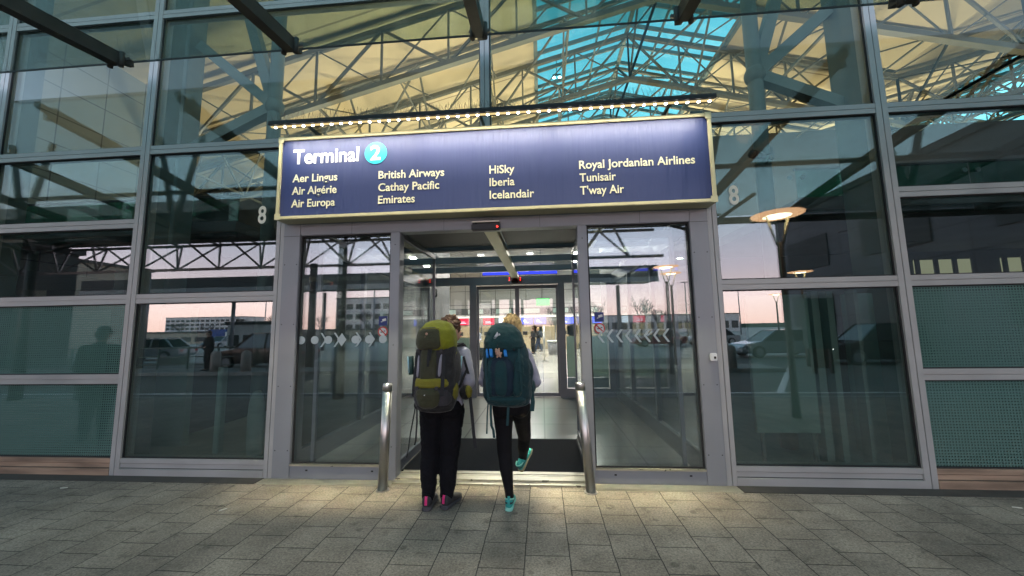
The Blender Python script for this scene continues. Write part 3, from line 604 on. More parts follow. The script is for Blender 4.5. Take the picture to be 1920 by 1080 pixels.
for k in range(110):
    x = -2.95 + 4.73 * k / 109 + rnd.uniform(-.01, .01)
    for s_ in (-1, 0, 1):
        q = (x + s_ * 0.03 + rnd.uniform(-.02, .02), -0.43 + rnd.uniform(-.06, .04), 4.05 + rnd.uniform(-.03, .02)); b.tube([(x, -0.43, 3.95), q], 0.0016, 3)
b.build('bird_spikes', 'dark_steel', lb)
for k in range(3):
    mat_light('light_bar_lamp', 'AREA', (-2.2 + 1.585 * k, -0.43, 3.885), 8.5, (1.0, 0.93, 0.76), 1.55, 0.02, (-2.2 + 1.585 * k, -0.25, 3.30), 130, lb)
    mat_light('light_bar_lamp', 'AREA', (-2.2 + 1.585 * k, -0.43, 3.88), 3.2, (1.0, 0.90, 0.56), 1.55, 0.02, (-2.2 + 1.585 * k, -0.16, 0.0), 24, lb)

# ================================================================== BOLLARDS IN FRONT OF THE DOOR
def bollard(x, y, lean, label):
    r = thing('bollard', label, 'bollard', (x, y, 0), 'steel bollards beside the doorway')
    t_ = Vector((x + lean, y, 1.06))
    d_ = (t_ - Vector((x, y, 0)))
    MB().tube([(x, y, 0), Vector((x, y, 0)) + d_ * 0.925], 0.048, 24).build('post', 'stainless', r)
    b = MB().tube([Vector((x, y, 0)) + d_ * 0.93, Vector((x, y, 0)) + d_ * 0.985, t_], [0.049, 0.049, 0.042], 24); b.build('cap', 'stainless', r)
    MB().disc((x, y, 0), 0.066, 0.008, 24).build('base_collar', 'stainless', r)
bollard(-1.655, -0.30, 0.03, 'steel bollard left of the doorway, by the pack with lime hood')
bollard(0.440, -0.26, -0.075, 'leaning steel bollard right of the doorway, by the chevron marked glass')

# ================================================================== TERMINAL HALL
hall = thing('terminal_hall', 'lofty check-in hall with lattice roof trusses and cyan skylight behind the glass', 'hall', (3.0, 20, 0))
def roofz(x):
    if x <= 3.03: return 11.4 - 0.26 * (3.03 - x)
    d = (x - 3.03) % 16.0
    return 11.4 - 0.26 * (d if d <= 8 else 16 - d)
SKY = ((0.0, 6.06), (16.0, 22.06))
Y0, Y1 = 0.35, 44.0
def roof_strip(x0, x1, y0=Y0, y1=Y1, mat='roof_panel', name='roof_panel', th=0.12):
    z0, z1 = roofz(x0), roofz(x1)
    MB().add([(x0, y0, z0), (x1, y0, z1), (x1, y1, z1), (x0, y1, z0), (x0, y0, z0 + th), (x1, y0, z1 + th), (x1, y1, z1 + th), (x0, y1, z0 + th)],
             [(0, 3, 2, 1), (4, 5, 6, 7), (0, 1, 5, 4), (1, 2, 6, 5), (2, 3, 7, 6), (3, 0, 4, 7)]).build(name, mat, hall)
for x0, x1 in ((-14.5, 0.0), (6.06, 11.03), (11.03, 16.0), (22.06, 27.03)): roof_strip(x0, x1)
for x0, x1 in ((0, 3.03), (3.03, 6.06), (16.0, 19.03), (19.03, 22.06)):
    roof_strip(x0, x1, 1.2, 40, 'skylight_glass', 'skylight_pane', 0.02)
    roof_strip(x0, x1, Y0, 1.2); roof_strip(x0, x1, 40, Y1)
for xa, xm, xb in ((0.0, 3.03, 6.06), (16.0, 19.03, 22.06)):
    b = MB(); y = 1.2
    while y <= 40:
        for p, q in ((xa, xm), (xm, xb)): b.bar((p, y, roofz(p) - 0.06), (q, y, roofz(q) - 0.06), 0.055, 0.12)
        y += 0.85
    for k in range(7):
        x = xa + (xb - xa) * k / 6
        b.bar((x, 1.2, roofz(x) - 0.05), (x, 40, roofz(x) - 0.05), 0.05 if k not in (0, 3, 6) else 0.12, 0.10)
    b.build('skylight_bars', 'steel_green', hall)
# trusses: planes across the hall, tied together by diagonal webs
def xs_nodes(x0, x1, st):
    n_ = max(1, round((x1 - x0) / st)); return [x0 + (x1 - x0) * i / n_ for i in range(n_ + 1)]
segs = ((-14.4, 3.03), (3.03, 11.03), (11.03, 19.03), (19.03, 27.0))
TY = [4.4, 7.4, 10.6, 14.0, 17.6, 21.6, 26.6, 33]
for i, y in enumerate(TY):
    b = MB()
    for s0, s1 in segs:
        xs = xs_nodes(s0, s1, 1.7)
        lo = [(x, y, roofz(x) - 1.75) for x in xs]; tp = [(x, y, roofz(x) - 0.22) for x in xs]
        b.bar(lo[0], lo[-1], 0.15, 0.13); b.bar(tp[0], tp[-1], 0.11, 0.13)
        for k in range(len(xs)):
            b.bar(lo[k], tp[k], 0.05)
            if k + 1 < len(xs):
                if k % 2: b.bar(lo[k], tp[k + 1], 0.06)
                else: b.bar(tp[k], lo[k + 1], 0.06)
                if k % 2: b.bar(tp[k], lo[k + 1], 0.03)
                else: b.bar(lo[k], tp[k + 1], 0.03)
    b.build('roof_truss', 'truss_paint', hall)
    if i + 1 < len(TY):
        b = MB(); y2 = TY[i + 1]; ym = (y + y2) / 2
        for s0, s1 in segs:
            xs = xs_nodes(s0, s1, 2.2)
            for k in range(0, len(xs)):
                x = xs[k]
                mid = (x, ym, roofz(x) - 0.2)
                b.bar((x, y, roofz(x) - 1.75), (x, y2, roofz(x) - 0.25), 0.03); b.bar((x, y, roofz(x) - 1.75), mid, 0.05); b.bar((x, y2, roofz(x) - 1.75), mid, 0.05)
                b.bar((x, y, roofz(x) - 1.7), (x, y2, roofz(x) - 1.7), 0.06 if k % 2 == 0 else 0.035)
                if k + 1 < len(xs):
                    x2 = xs[k + 1]; wv = 0.05 if k % 2 == 0 else 0.03; b.bar((x, y, roofz(x) - 1.7), (x2, ym, roofz(x2) - 0.2), wv); b.bar((x2, ym, roofz(x2) - 0.2), (x, y2, roofz(x) - 1.7), wv)
            b.bar((xs[0], ym, roofz(xs[0]) - 0.2), (xs[-1], ym, roofz(xs[-1]) - 0.2), 0.08, 0.1)
        b.build('web_members', 'truss_paint', hall)
# columns and tree struts right behind the glass
for cx, nx, s_ in ((-5.83, -4.24, 1), (4.48, 3.20, -1)):
    b = MB().box(cx - 0.15, cx + 0.15, 1.05, 1.35, 0, roofz(cx) - 0.2); b.build('column', 'steel_green', hall, bevel=0.01)
    b = MB(); nz = 5.25
    b.tube([(nx, 1.2, 0), (nx, 1.2, 9.0)], 0.10, 12)
    k = 4.4
    b.bar((nx, 1.2, nz), (nx - s_ * 1.53 * 0.9, 1.2, nz + 1.32 * 0.9), 0.13, 0.16); b.bar((nx, 1.2, nz), (nx - s_ * 0.46 * 2.6, 1.25, nz + 1.4 * 2.6), 0.13, 0.16); b.bar((nx, 1.2, nz), (nx - s_ * 1.53, 1.2, nz - 0.72), 0.14, 0.16)
    b.build('tree_strut', 'steel_green', hall)
    MB().ell((nx, 1.2, nz), (0.14, 0.14, 0.16), None, 14, 8).build('strut_node', 'steel_green', hall)
# walls
MB().box(-30, 27, 32.0, 32.3, 0, 12.2).build('back_wall', 'hall_wall', hall)
MB().box(-14.8, -14.4, 0.3, 44, 0, 8).build('end_wall', 'hall_wall', hall)
MB().box(-14.3, -10.0, 0.35, 5.2, 2.9, 9.5).build('side_wall', 'side_wall', hall)
MB().box(27.0, 27.4, 0.3, 44, 0, 11).build('end_wall', 'hall_wall', hall)
# upper level crossing the hall
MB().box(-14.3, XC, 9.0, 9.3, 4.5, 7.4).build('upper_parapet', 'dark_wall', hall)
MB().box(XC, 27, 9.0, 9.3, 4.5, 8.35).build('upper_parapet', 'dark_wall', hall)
MB().box(-14.3, 27, 9.3, 13.0, 4.5, 4.75).build('upper_floor_slab', 'hall_wall', hall)
# side rooms under galleries, left and right of the lobby
for x0, x1 in ((-14.2, -5.05), (3.85, 26.9)):
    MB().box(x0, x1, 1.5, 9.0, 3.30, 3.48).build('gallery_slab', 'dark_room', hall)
    o = None
    xx = x0
    while xx < x1 - 0.1:
        MB().box(xx + 0.02, min(xx + 2.4, x1) - 0.02, 1.55, 1.575, 3.20, 3.92).build('balustrade_pane', 'green_glass', hall); xx += 2.4
    MB().box(x0, x1, 1.54, 1.585, 3.922, 3.95).build('handrail', 'rubber', hall)
    b = MB(); xx = x0
    while xx < x1:
        for dx in (-0.09, 0.09): b.disc((xx + dx, 1.54, 3.80), 0.035, -0.02, 12, 'Y')
        xx += 2.4
    b.build('glass_clamp', 'steel_green', hall)
for x0, x1 in ((-14.2, -3.2), (2.0, 26.9)):
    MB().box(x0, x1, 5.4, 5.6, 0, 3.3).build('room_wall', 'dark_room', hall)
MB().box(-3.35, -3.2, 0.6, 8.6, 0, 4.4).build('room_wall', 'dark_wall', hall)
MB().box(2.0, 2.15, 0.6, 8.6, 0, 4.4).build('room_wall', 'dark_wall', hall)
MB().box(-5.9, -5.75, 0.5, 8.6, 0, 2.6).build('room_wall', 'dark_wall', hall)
MB().box(-14.0, -5.2, 1.0, 1.1, 0, 2.0).build('screen_wall', 'grey_green', hall)
MB().box(3.95, 26.9, 1.0, 1.1, 0, 2.0).build('screen_wall', 'grey_green', hall)
# lit offices at the back of the right gallery
b = MB()
for k in range(6): b.box(8.9 + 1.9 * k, 10.2 + 1.9 * k, 5.37, 5.395, 2.45, 3.10)
b.build('lit_window', 'lit_window', hall)
b = MB()
for k in range(6):
    for j in range(4): b.box(8.9 + 1.9 * k + 0.41 * j, 9.0 + 1.9 * k + 0.41 * j, 5.34, 5.368, 2.4, 3.15)
b.build('window_mullion', 'dark_wall', hall)
b = MB()
for x, y in ((5.6, 3.0), (7.8, 4.2), (10.4, 3.2), (12.5, 4.4), (-7.0, 3.5), (-9.6, 4.2)): b.disc((x, y, 3.28), 0.10, 0.018, 20)
b.build('downlight', 'dark_steel', hall)
# things behind the low panes
tag(MB().box(2.35, 3.02, 0.32, 0.38, 0.42, 1.95).build('display_board', 'grey_green', None, (2.7, 0.35, 0.4), bevel=0.006), 'pale green free-standing board behind the low pane right of the door', 'board')
o = bpy.data.objects['display_board']; b = MB(); b.box(2.40, 2.43, 0.335, 0.365, 0, 0.42); b.box(2.94, 2.97, 0.335, 0.365, 0, 0.42); b.build('leg', 'steel_green', o)
b = MB(); b.bar((3.08, 0.36, 0.1), (3.08, 0.36, 1.98), 0.075, 0.12); b.bar((3.27, 0.40, 0.1), (3.27, 0.40, 1.98), 0.065, 0.12); b.bar((3.50, 0.34, 0.1), (3.50, 0.34, 1.98), 0.04, 0.12)
tag(b.build('glass_fin', 'film_grey', None, (3.3, 0.9, 0)), 'row of three pale upright fins behind the low pane beside the right column', 'fins')
b = MB(); prof = [(0.0, 0.095), (0.25, 0.105), (0.55, 0.115), (0.75, 0.10), (0.86, 0.06), (0.90, 0.015)]
b.rings([[(-3.52 + r_ * math.cos(2 * math.pi * k / 20), 0.28 + 0.05 * math.sin(2 * math.pi * k / 20), z) for k in range(20)] for z, r_ in prof])
tag(b.build('pale_shape', 'film_grey', None, (-3.52, 0.28, 0)), 'tall pale rounded shape standing behind the low pane left of the door', 'board')  # pale upright rounded form just inside the glass
tag(MB().box(-4.46, -4.38, 0.7, 0.8, 0, 1.15).build('queue_post', 'grey_green', None, (-4.42, 0.75, 0), bevel=0.01), 'slim pale upright post behind the low pane left of the door', 'post')

# hall lamps
def twin_spot(x, y, z, label):
    r = thing('twin_spotlight', label, 'spotlight', (x, y, z), 'twin spotlights hung under the hall roof')
    b = MB().bar((x - 0.20, y, z + 0.16), (x + 0.20, y, z + 0.16), 0.06, 0.05); b.bar((x, y, z + 0.16), (x, y, z + 0.9), 0.03); b.build('bracket', 'housing', r)
    for s_ in (-1, 1):
        o = MB().tube([(x + s_ * 0.13, y, z + 0.13), (x + s_ * 0.14, y - 0.04, z)], [0.07, 0.10], 14).build('lamp_head', 'housing', r)
        MB().ell((x + s_ * 0.141, y - 0.045, z - 0.008), (0.078, 0.078, 0.03), None, 14, 6).build('lens', 'spot_lamp', o)
def px2(x, y, Y):    # a measured direction met with a vertical plane inside the hall
    d = fwd + rt2 * ((x - 960) / 698.55) + up2 * ((540 - y) / 698.55); t_ = (Y + 4.166) / d.y
    return (d.x * t_, Y, 1.6 + d.z * t_)
for q, Yq, lab in (((396, 133), 7.0, 'twin spotlight by the left tree strut, leftmost one under the roof'), ((648, 60), 7.5, 'twin spotlight seen through the canopy glass near the top'),
                   ((1044, 146), 13.0, 'twin spotlight hung in front of the cyan skylight'), ((1359, 122), 10.5, 'twin spotlight between skylight edge and right tree strut'), ((1696, 156), 9.6, 'twin spotlight under the roof right of the right column'), ((752, 213), 15.0, 'small twin spotlight low above the light bar')):
    twin_spot(*px2(*q, Yq), lab)
for x, y, z, e1, where in ((-9.0, 11.3, 4.95, 191, 'leftmost on the upper floor'), (-2.0, 11.3, 4.95, 237, 'on the upper floor behind the blue sign'), (5.0, 11.3, 4.95, 283, 'on the upper floor behind the right column'), (13.0, 11.3, 4.95, 237, 'on the upper floor past the right column'), (21.0, 11.3, 4.95, 283, 'rightmost on the upper floor'),
                        (-2.4, 4.6, 3.35, 191, 'over the lobby roof at left'), (1.2, 4.6, 3.35, 209, 'over the lobby roof at right'), (9.0, 6.5, 3.75, 191, 'on the right gallery'), (-6.6, 6.9, 3.75, 152, 'on the left gallery')):
    r = thing('added_uplighter', 'added white trough lighting the roof, ' + where, 'lamp', (x, y, z), 'added fill lights under the hall roof')
    MB().box(x - 0.9, x + 0.9, y - 0.2, y + 0.2, z - 0.2, z - 0.02).build('trough', 'white_paint', r)
    mat_light('added_uplight_lamp', 'AREA', (x, y, z), e1, (1.0, 0.85, 0.60), 1.7, 0.3, (x, y + 0.3, z + 5), 165, r)  # added fitting, put in to light the roof from below
for i, (x, y) in enumerate(((-8, 17), (-1, 17), (6, 17), (-8, 24), (-1, 24), (6, 24), (14, 21))):
    r = thing('added_light_panel', 'flat white light panel hung over the check-in hall floor', 'lamp', (x, y, 8.0), 'light panels over the check-in floor')
    MB().box(x - 0.8, x + 0.8, y - 0.8, y + 0.8, 8.0, 8.08).build('panel_body', 'white_paint', r)
    b = MB(); b.bar((x, y, 8.08), (x, y, roofz(x) - 1.0), 0.02); b.build('hanger', 'housing', r)
    mat_light('added_panel_lamp', 'AREA', (x, y, 7.98), 580, (1.0, 0.94, 0.86), 1.5, 1.5, (x, y, 0), 160, r)  # added lamp and panel, put in to brighten the hall
SOFF = ['nearest the inner doors at left', 'far left', 'nearest the inner doors in the middle', 'far middle', 'nearest the inner doors at right', 'far right']
for i, (x, y) in enumerate([(x, y) for x in (-2.3, -0.4, 1.6) for y in (9.9, 11.6)]):
    r = thing('soffit_lamp', 'round lamp set in the upper floor soffit, ' + SOFF[i], 'lamp', (x, y, 4.5), 'soffit lamps')
    MB().disc((x, y, 4.485), 0.17, 0.013, 20).build('trim_ring', 'white_paint', r); MB().disc((x, y, 4.476), 0.13, 0.008, 20).build('lens', 'tube_light', r)
    mat_light('soffit_bulb', 'AREA', (x, y, 4.46), 110, (1.0, 0.93, 0.84), 0.24, 0.24, (x, y - 1.2, 0), 160, r)

# check-in row
CY = 27.0
def counter(x, screen, label, slabel):
    r = thing('check_in_counter', label, 'counter', (x, CY, 0), 'check-in counters at the far end of the hall')
    b = MB().box(x - 0.9, x + 0.5, CY - 0.35, CY + 0.35, 0.0, 1.06); b.box(x - 0.95, x + 0.55, CY - 0.4, CY + 0.4, 1.06, 1.12); b.build('desk', 'desk', r, bevel=0.02)
    MB().box(x + 0.5, x + 1.15, CY - 0.6, CY + 0.9, 0.0, 0.42).build('baggage_belt', 'dark_steel', r, bevel=0.02)
    MB().box(x - 0.9, x + 1.1, CY + 1.5, CY + 1.6, 0, 1.95).build('back_panel', 'desk', r)
    MB().box(x - 0.5, x - 0.1, CY - 0.1, CY - 0.05, 1.14, 1.45).build('monitor', 'black_plastic', r)
    s = thing('overhead_screen', slabel, 'screen', (x - 0.2, CY + 0.2, 2.15), 'lit screens above the check-in counters')
    MB().box(x - 0.62, x + 0.36, CY + 0.1, CY + 0.2, 2.02, 2.60).build('screen_case', 'black_plastic', s)
    MB().box(x - 0.60, x + 0.34, CY + 0.085, CY + 0.099, 2.04, 2.58).build('screen_face', screen, s)
    b = MB()
    if screen == 'screen_blue':
        b.ell((x - 0.32, CY + 0.08, 2.30), (0.13, 0.004, 0.11), None, 12, 6); b.bar((x - 0.25, CY + 0.08, 2.22), (x - 0.02, CY + 0.08, 2.15), 0.005, 0.08)
    else: b.box(x - 0.42, x + 0.12, CY + 0.078, CY + 0.084, 2.17, 2.22); b.box(x - 0.42, x + 0.02, CY + 0.078, CY + 0.084, 2.28, 2.32)
    b.build('screen_symbol', 'screen_white', s)
for i, (pxx, s_) in enumerate(((820, 'screen_red'), (871, 'screen_red'), (919, 'screen_red'), (948, 'screen_white'), (991, 'screen_blue'), (1016, 'screen_blue'), (1064, 'screen_blue'), (1086, 'screen_blue'), (1125, 'screen_blue'))):
    X = px2(pxx, 603, CY)[0]; cn = {'screen_red': 'red', 'screen_blue': 'blue', 'screen_white': 'white'}[s_]
    counter(X, s_, 'wooden check-in desk under a lit %s screen' % cn, 'lit %s screen with white symbol above a check-in desk' % cn)
b = MB().box(-13, 16, CY + 0.12, CY + 0.22, 2.62, 2.75); tag(b.build('screen_beam', 'white_paint', None, (0, CY, 2.6)), 'long white beam that carries the check-in screens', 'beam')
b = MB().box(-13, 20, 30.0, 30.2, 3.0, 3.6); tag(b.build('far_gallery_band', 'dark_wall', None, (0, 30, 3)), 'dark glazed band along the far wall above the check-in desks', 'gallery')
bb = bpy.data.objects['far_gallery_band']; b = MB()
for k in range(12): b.box(-12 + 2.6 * k, -10.6 + 2.6 * k, 29.97, 29.995, 3.08, 3.5)
b.build('window', 'grey_green', bb)
q = px2(1018, 566, 16.0)
ex = tag(MB().box(q[0] - 0.36, q[0] + 0.36, 15.97, 16.03, q[2] - 0.19, q[2] + 0.19).build('exit_sign', 'black_plastic', None, q), 'small glowing green emergency exit sign hung in the hall', 'sign')
MB().box(q[0] - 0.35, q[0] + 0.35, 15.955, 15.969, q[2] - 0.18, q[2] + 0.18).build('sign_face', 'exit_green', ex)
b = MB().bar((q[0], 16, q[2] + 0.19), (q[0], 16, roofz(q[0]) - 1.7), 0.02); b.build('hanger', 'housing', ex)
pa = px2(905, 511, 13.2); pb = px2(1045, 508, 13.2)
bn = tag(MB().box(pa[0], pb[0], 13.1, 13.25, pa[2] - 0.17, pa[2] + 0.22).build('information_band', 'black_plastic', None, (0, 13.2, pa[2])), 'glowing blue information band across the hall above the inner doors', 'display')
MB().box(pa[0] + 0.02, pb[0] - 0.02, 13.075, 13.099, pa[2] - 0.15, pa[2] + 0.20).build('display_face', 'banner_blue', bn)
q = px2(1021, 672, 15.0)
r = thing('queue_pole', 'tall slim steel pole standing in the hall near the walking man', 'pole', (q[0], 15, 0))
MB().tube([(q[0], 15, 0.02), (q[0], 15, 1.75)], 0.045, 12).build('post', 'stainless', r); MB().disc((q[0], 15, 0), 0.17, 0.03, 20).build('base_plate', 'stainless', r)
q = px2(1040, 660, 20.0); x = q[0]
r = thing('service_desk', 'grey flared service desk with a bright white top in the hall', 'desk', (x, 20, 0))
b = MB(); b.rings([[(x + w_ * math.cos(2 * math.pi * k / 24), 20 + 0.35 * math.sin(2 * math.pi * k / 24), z) for k in range(24)] for z, w_ in ((0.0, 0.38), (0.5, 0.42), (0.78, 0.45))]); b.build('desk_body', 'vest_metal', r)
b = MB(); b.rings([[(x + w_ * math.cos(2 * math.pi * k / 24), 20 + 0.4 * math.sin(2 * math.pi * k / 24), z) for k in range(24)] for z, w_ in ((0.78, 0.48), (0.86, 0.49), (0.88, 0.47))]); b.build('desk_top', 'white_paint', r)

# camera on a bracket behind the upper pane
q = px2(1418, 293, 0.8)
r = thing('security_camera', 'dark security camera on a bracket behind the glass right of the blue sign', 'camera', q)
MB().tube([(q[0] - 0.10, 0.72, q[2]), (q[0] + 0.08, 0.8, q[2] - 0.01)], [0.055, 0.05], 14).build('camera_body', 'black_plastic', r)
b = MB().bar((q[0] + 0.08, 0.8, q[2]), (q[0] + 0.2, 0.8, q[2] + 0.03), 0.02); b.box(q[0] + 0.19, q[0] + 0.215, 0.78, 0.83, q[2] - 0.05, q[2] + 0.12); b.bar((q[0] + 0.2, 0.8, q[2] + 0.03), (3.2, 1.15, q[2] + 0.03), 0.02); b.build('bracket', 'black_plastic', r)

# ================================================================== CANOPY OVER THE PAVEMENT
can = thing('glass_canopy', 'clear glass canopy on dark steel arms above the pavement', 'canopy', (XC, -2.7, 0))
SL = 0.137
def cz(y): return 4.95 + SL * (y + 0.28)
AX = [XC + 2.174 * k for k in range(-6, 7)]
for i, x in enumerate(AX):
    b = MB(); b.bar((x, -0.45, cz(-0.45) - 0.06), (x, -5.2, cz(-5.2) - 0.06), 0.12, 0.15, (0, 0, 1))
    b.bar((x, -0.30, cz(-0.3) - 0.03), (x, -0.50, cz(-0.5) - 0.05), 0.07, 0.07)
    for s_ in (-1, 1):
        b.tube([(x + s_ * 0.07, -0.46, cz(-0.46) - 0.16), (x + s_ * 0.07, -0.46, cz(-0.46) + 0.02)], 0.028, 10)
        b.bar((x, -0.46, cz(-0.46) - 0.09), (x + s_ * 0.11, -0.40, cz(-0.4) - 0.03), 0.03)
    b.build('arm', 'dark_steel', can)
    if i + 1 < len(AX):
        x1 = AX[i + 1]
        for y0, y1 in ((-0.28, -2.70), (-2.72, -5.15)):
            p = [(x + 0.012, y0, cz(y0)), (x1 - 0.012, y0, cz(y0)), (x1 - 0.012, y1, cz(y1)), (x + 0.012, y1, cz(y1))]
            MB().add(p + [(a, bb_, c_ + 0.022) for a, bb_, c_ in p], [(0, 3, 2, 1), (4, 5, 6, 7), (0, 1, 5, 4), (1, 2, 6, 5), (2, 3, 7, 6), (3, 0, 4, 7)]).build('canopy_pane', 'canopy_glass', can)
for y, a in ((-5.2, 0.14), (-2.71, 0.07)):
    b = MB().bar((AX[0], y, cz(y) - 0.09), (AX[-1], y, cz(y) - 0.09), a, a); b.build('edge_beam', 'dark_steel', can)
b = MB()
b.bar((AX[0], -0.285, cz(-0.285) + 0.01), (AX[-1], -0.285, cz(-0.285) + 0.01), 0.004, 0.026)
b.build('edge_seal', 'rubber', can)
for x in AX[::2]:
    b = MB(); z0 = cz(-4.4)
    for s_ in (-1, 1): b.tube([(x, -4.4, z0), (x + s_ * 0.62, -4.4, z0 + 2.4)], 0.07, 10)
    b.build('vee_strut', 'vest_metal', can)
for x in (AX[0], AX[4], AX[8], AX[12]):
    b = MB().tube([(x, -4.7, 0), (x, -4.7, cz(-4.7) - 0.5)], [0.13, 0.10], 14); b.build('column', 'dark_steel', can)
    b = MB()
    for dx, dy in ((-0.8, -0.4), (0.8, -0.4), (-0.8, 0.9), (0.8, 0.9)): b.tube([(x, -4.7, cz(-4.7) - 0.55), (x + dx, -4.7 + dy, cz(-4.7 + dy) - 0.1)], 0.04, 8)
    b.build('branch_strut', 'dark_steel', can)

# ================================================================== OUTSIDE, SEEN IN THE GLASS
def truss_canopy(x0, x1, ya, yb, za, zb, label, tr):
    r = thing('roadside_canopy', label, 'canopy', ((x0 + x1) / 2, (ya + yb) / 2, 0))
    p = [(x0, ya, za), (x1, ya, za), (x1, yb, zb), (x0, yb, zb)]
    MB().add(p + [(a, b_, c_ + (0.35 if tr else 1.2)) for a, b_, c_ in p], [(0, 3, 2, 1), (4, 5, 6, 7), (0, 1, 5, 4), (1, 2, 6, 5), (2, 3, 7, 6), (3, 0, 4, 7)]).build('roof_slab', 'canopy_dark', r)
    MB().box(x0, x1, ya + 0.002, ya + 0.08, za - 0.1, za + 0.30).build('gutter', 'aluminium', r)
    if tr:
        b = MB(); ym = (ya + yb) / 2 - 1.0; zt = (za + zb) / 2 - 0.2; zl = zt - 1.5; x = x0; k = 0
        b.bar((x0, ym, zl), (x1, ym, zl), 0.12); b.bar((x0, ym - 1.2, zt), (x1, ym - 1.2, zt), 0.12); b.bar((x0, ym + 1.2, zt), (x1, ym + 1.2, zt), 0.12)
        while x < x1 - 2:
            for s_ in (-1, 1): b.bar((x, ym, zl), (x + 1.1, ym + 1.2 * s_, zt), 0.08); b.bar((x + 1.1, ym + 1.2 * s_, zt), (x + 2.2, ym, zl), 0.08)
            b.bar((x + 1.1, ym - 1.2, zt), (x + 1.1, ym + 1.2, zt), 0.06)
            x += 2.2
        b.build('lattice_girder', 'vest_metal', r)
        b = MB(); x = x0 + 1.5
        while x < x1: b.box(x, x + 2.6, ym + 1.9, ym + 2.1, zt - 0.35, zt - 0.28); x += 4.3
        b.build('lamp_trough', 'white_paint', r)
    x = x0 + 3
    while x < x1:
        yc = (ya + yb) / 2 - 1
        MB().tube([(x, yc, 0), (x, yc, (za + zb) / 2 - (1.6 if tr else 0.1))], 0.16, 12).build('column', 'vest_metal', r); x += 8.7
    return r
truss_canopy(-40, 5.5, -8.0, -15.5, 6.1, 6.9, 'dark roofed roadside canopy with lattice girder, across the road', True)
truss_canopy(-40, 9.0, -25.0, -29.0, 5.2, 5.4, 'low dark canopy beyond the second lane, far across the road', False)

def railing(x0, x1, y):
    r = thing('island_railing', 'low dark green railing along the traffic island', 'railing', ((x0 + x1) / 2, y, 0))
    b = MB(); b.box(x0, x1, y - 0.03, y + 0.03, 0.95, 1.02); b.box(x0, x1, y - 0.02, y + 0.02, 0.55, 0.60); b.box(x0, x1, y - 0.02, y + 0.02, 0.18, 0.23); b.build('rail', 'fence_green', r)
    b = MB(); x = x0
    while x <= x1: b.box(x - 0.03, x + 0.03, y - 0.032, y + 0.032, 0.02, 0.95); x += 1.5
    b.build('post', 'fence_green', r)
    b = MB(); x = x0
    while x < x1 - 3: b.box(x + 0.05, x + 1.45, y - 0.01, y + 0.01, 0.24, 0.54); x += 3.0
    b.build('panel', 'fence_green', r)
railing(-30, -14.2, -12.2)
STONE = ['stone bollard on the island, by the dark coated person', 'stone bollard on the island, in front of the black car', 'stone bollard on the island, nearest the orange litter bin', 'stone bollard on the island, far left past the railing', 'stone bollard on the island, in line with the left column']
for (x, lab) in zip((-14.0, -12.6, 7.2, -18.5, -4.6), STONE):
    r = thing('stone_bollard', lab, 'bollard', (x, -11.0, 0.02), 'stone bollards on the traffic island')
    MB().tube([(x, -11, 0.02), (x, -11, 0.78), (x, -11, 0.85), (x, -11, 0.9)], [0.2, 0.18, 0.15, 0.06], 16).build('stone_body', 'concrete', r)

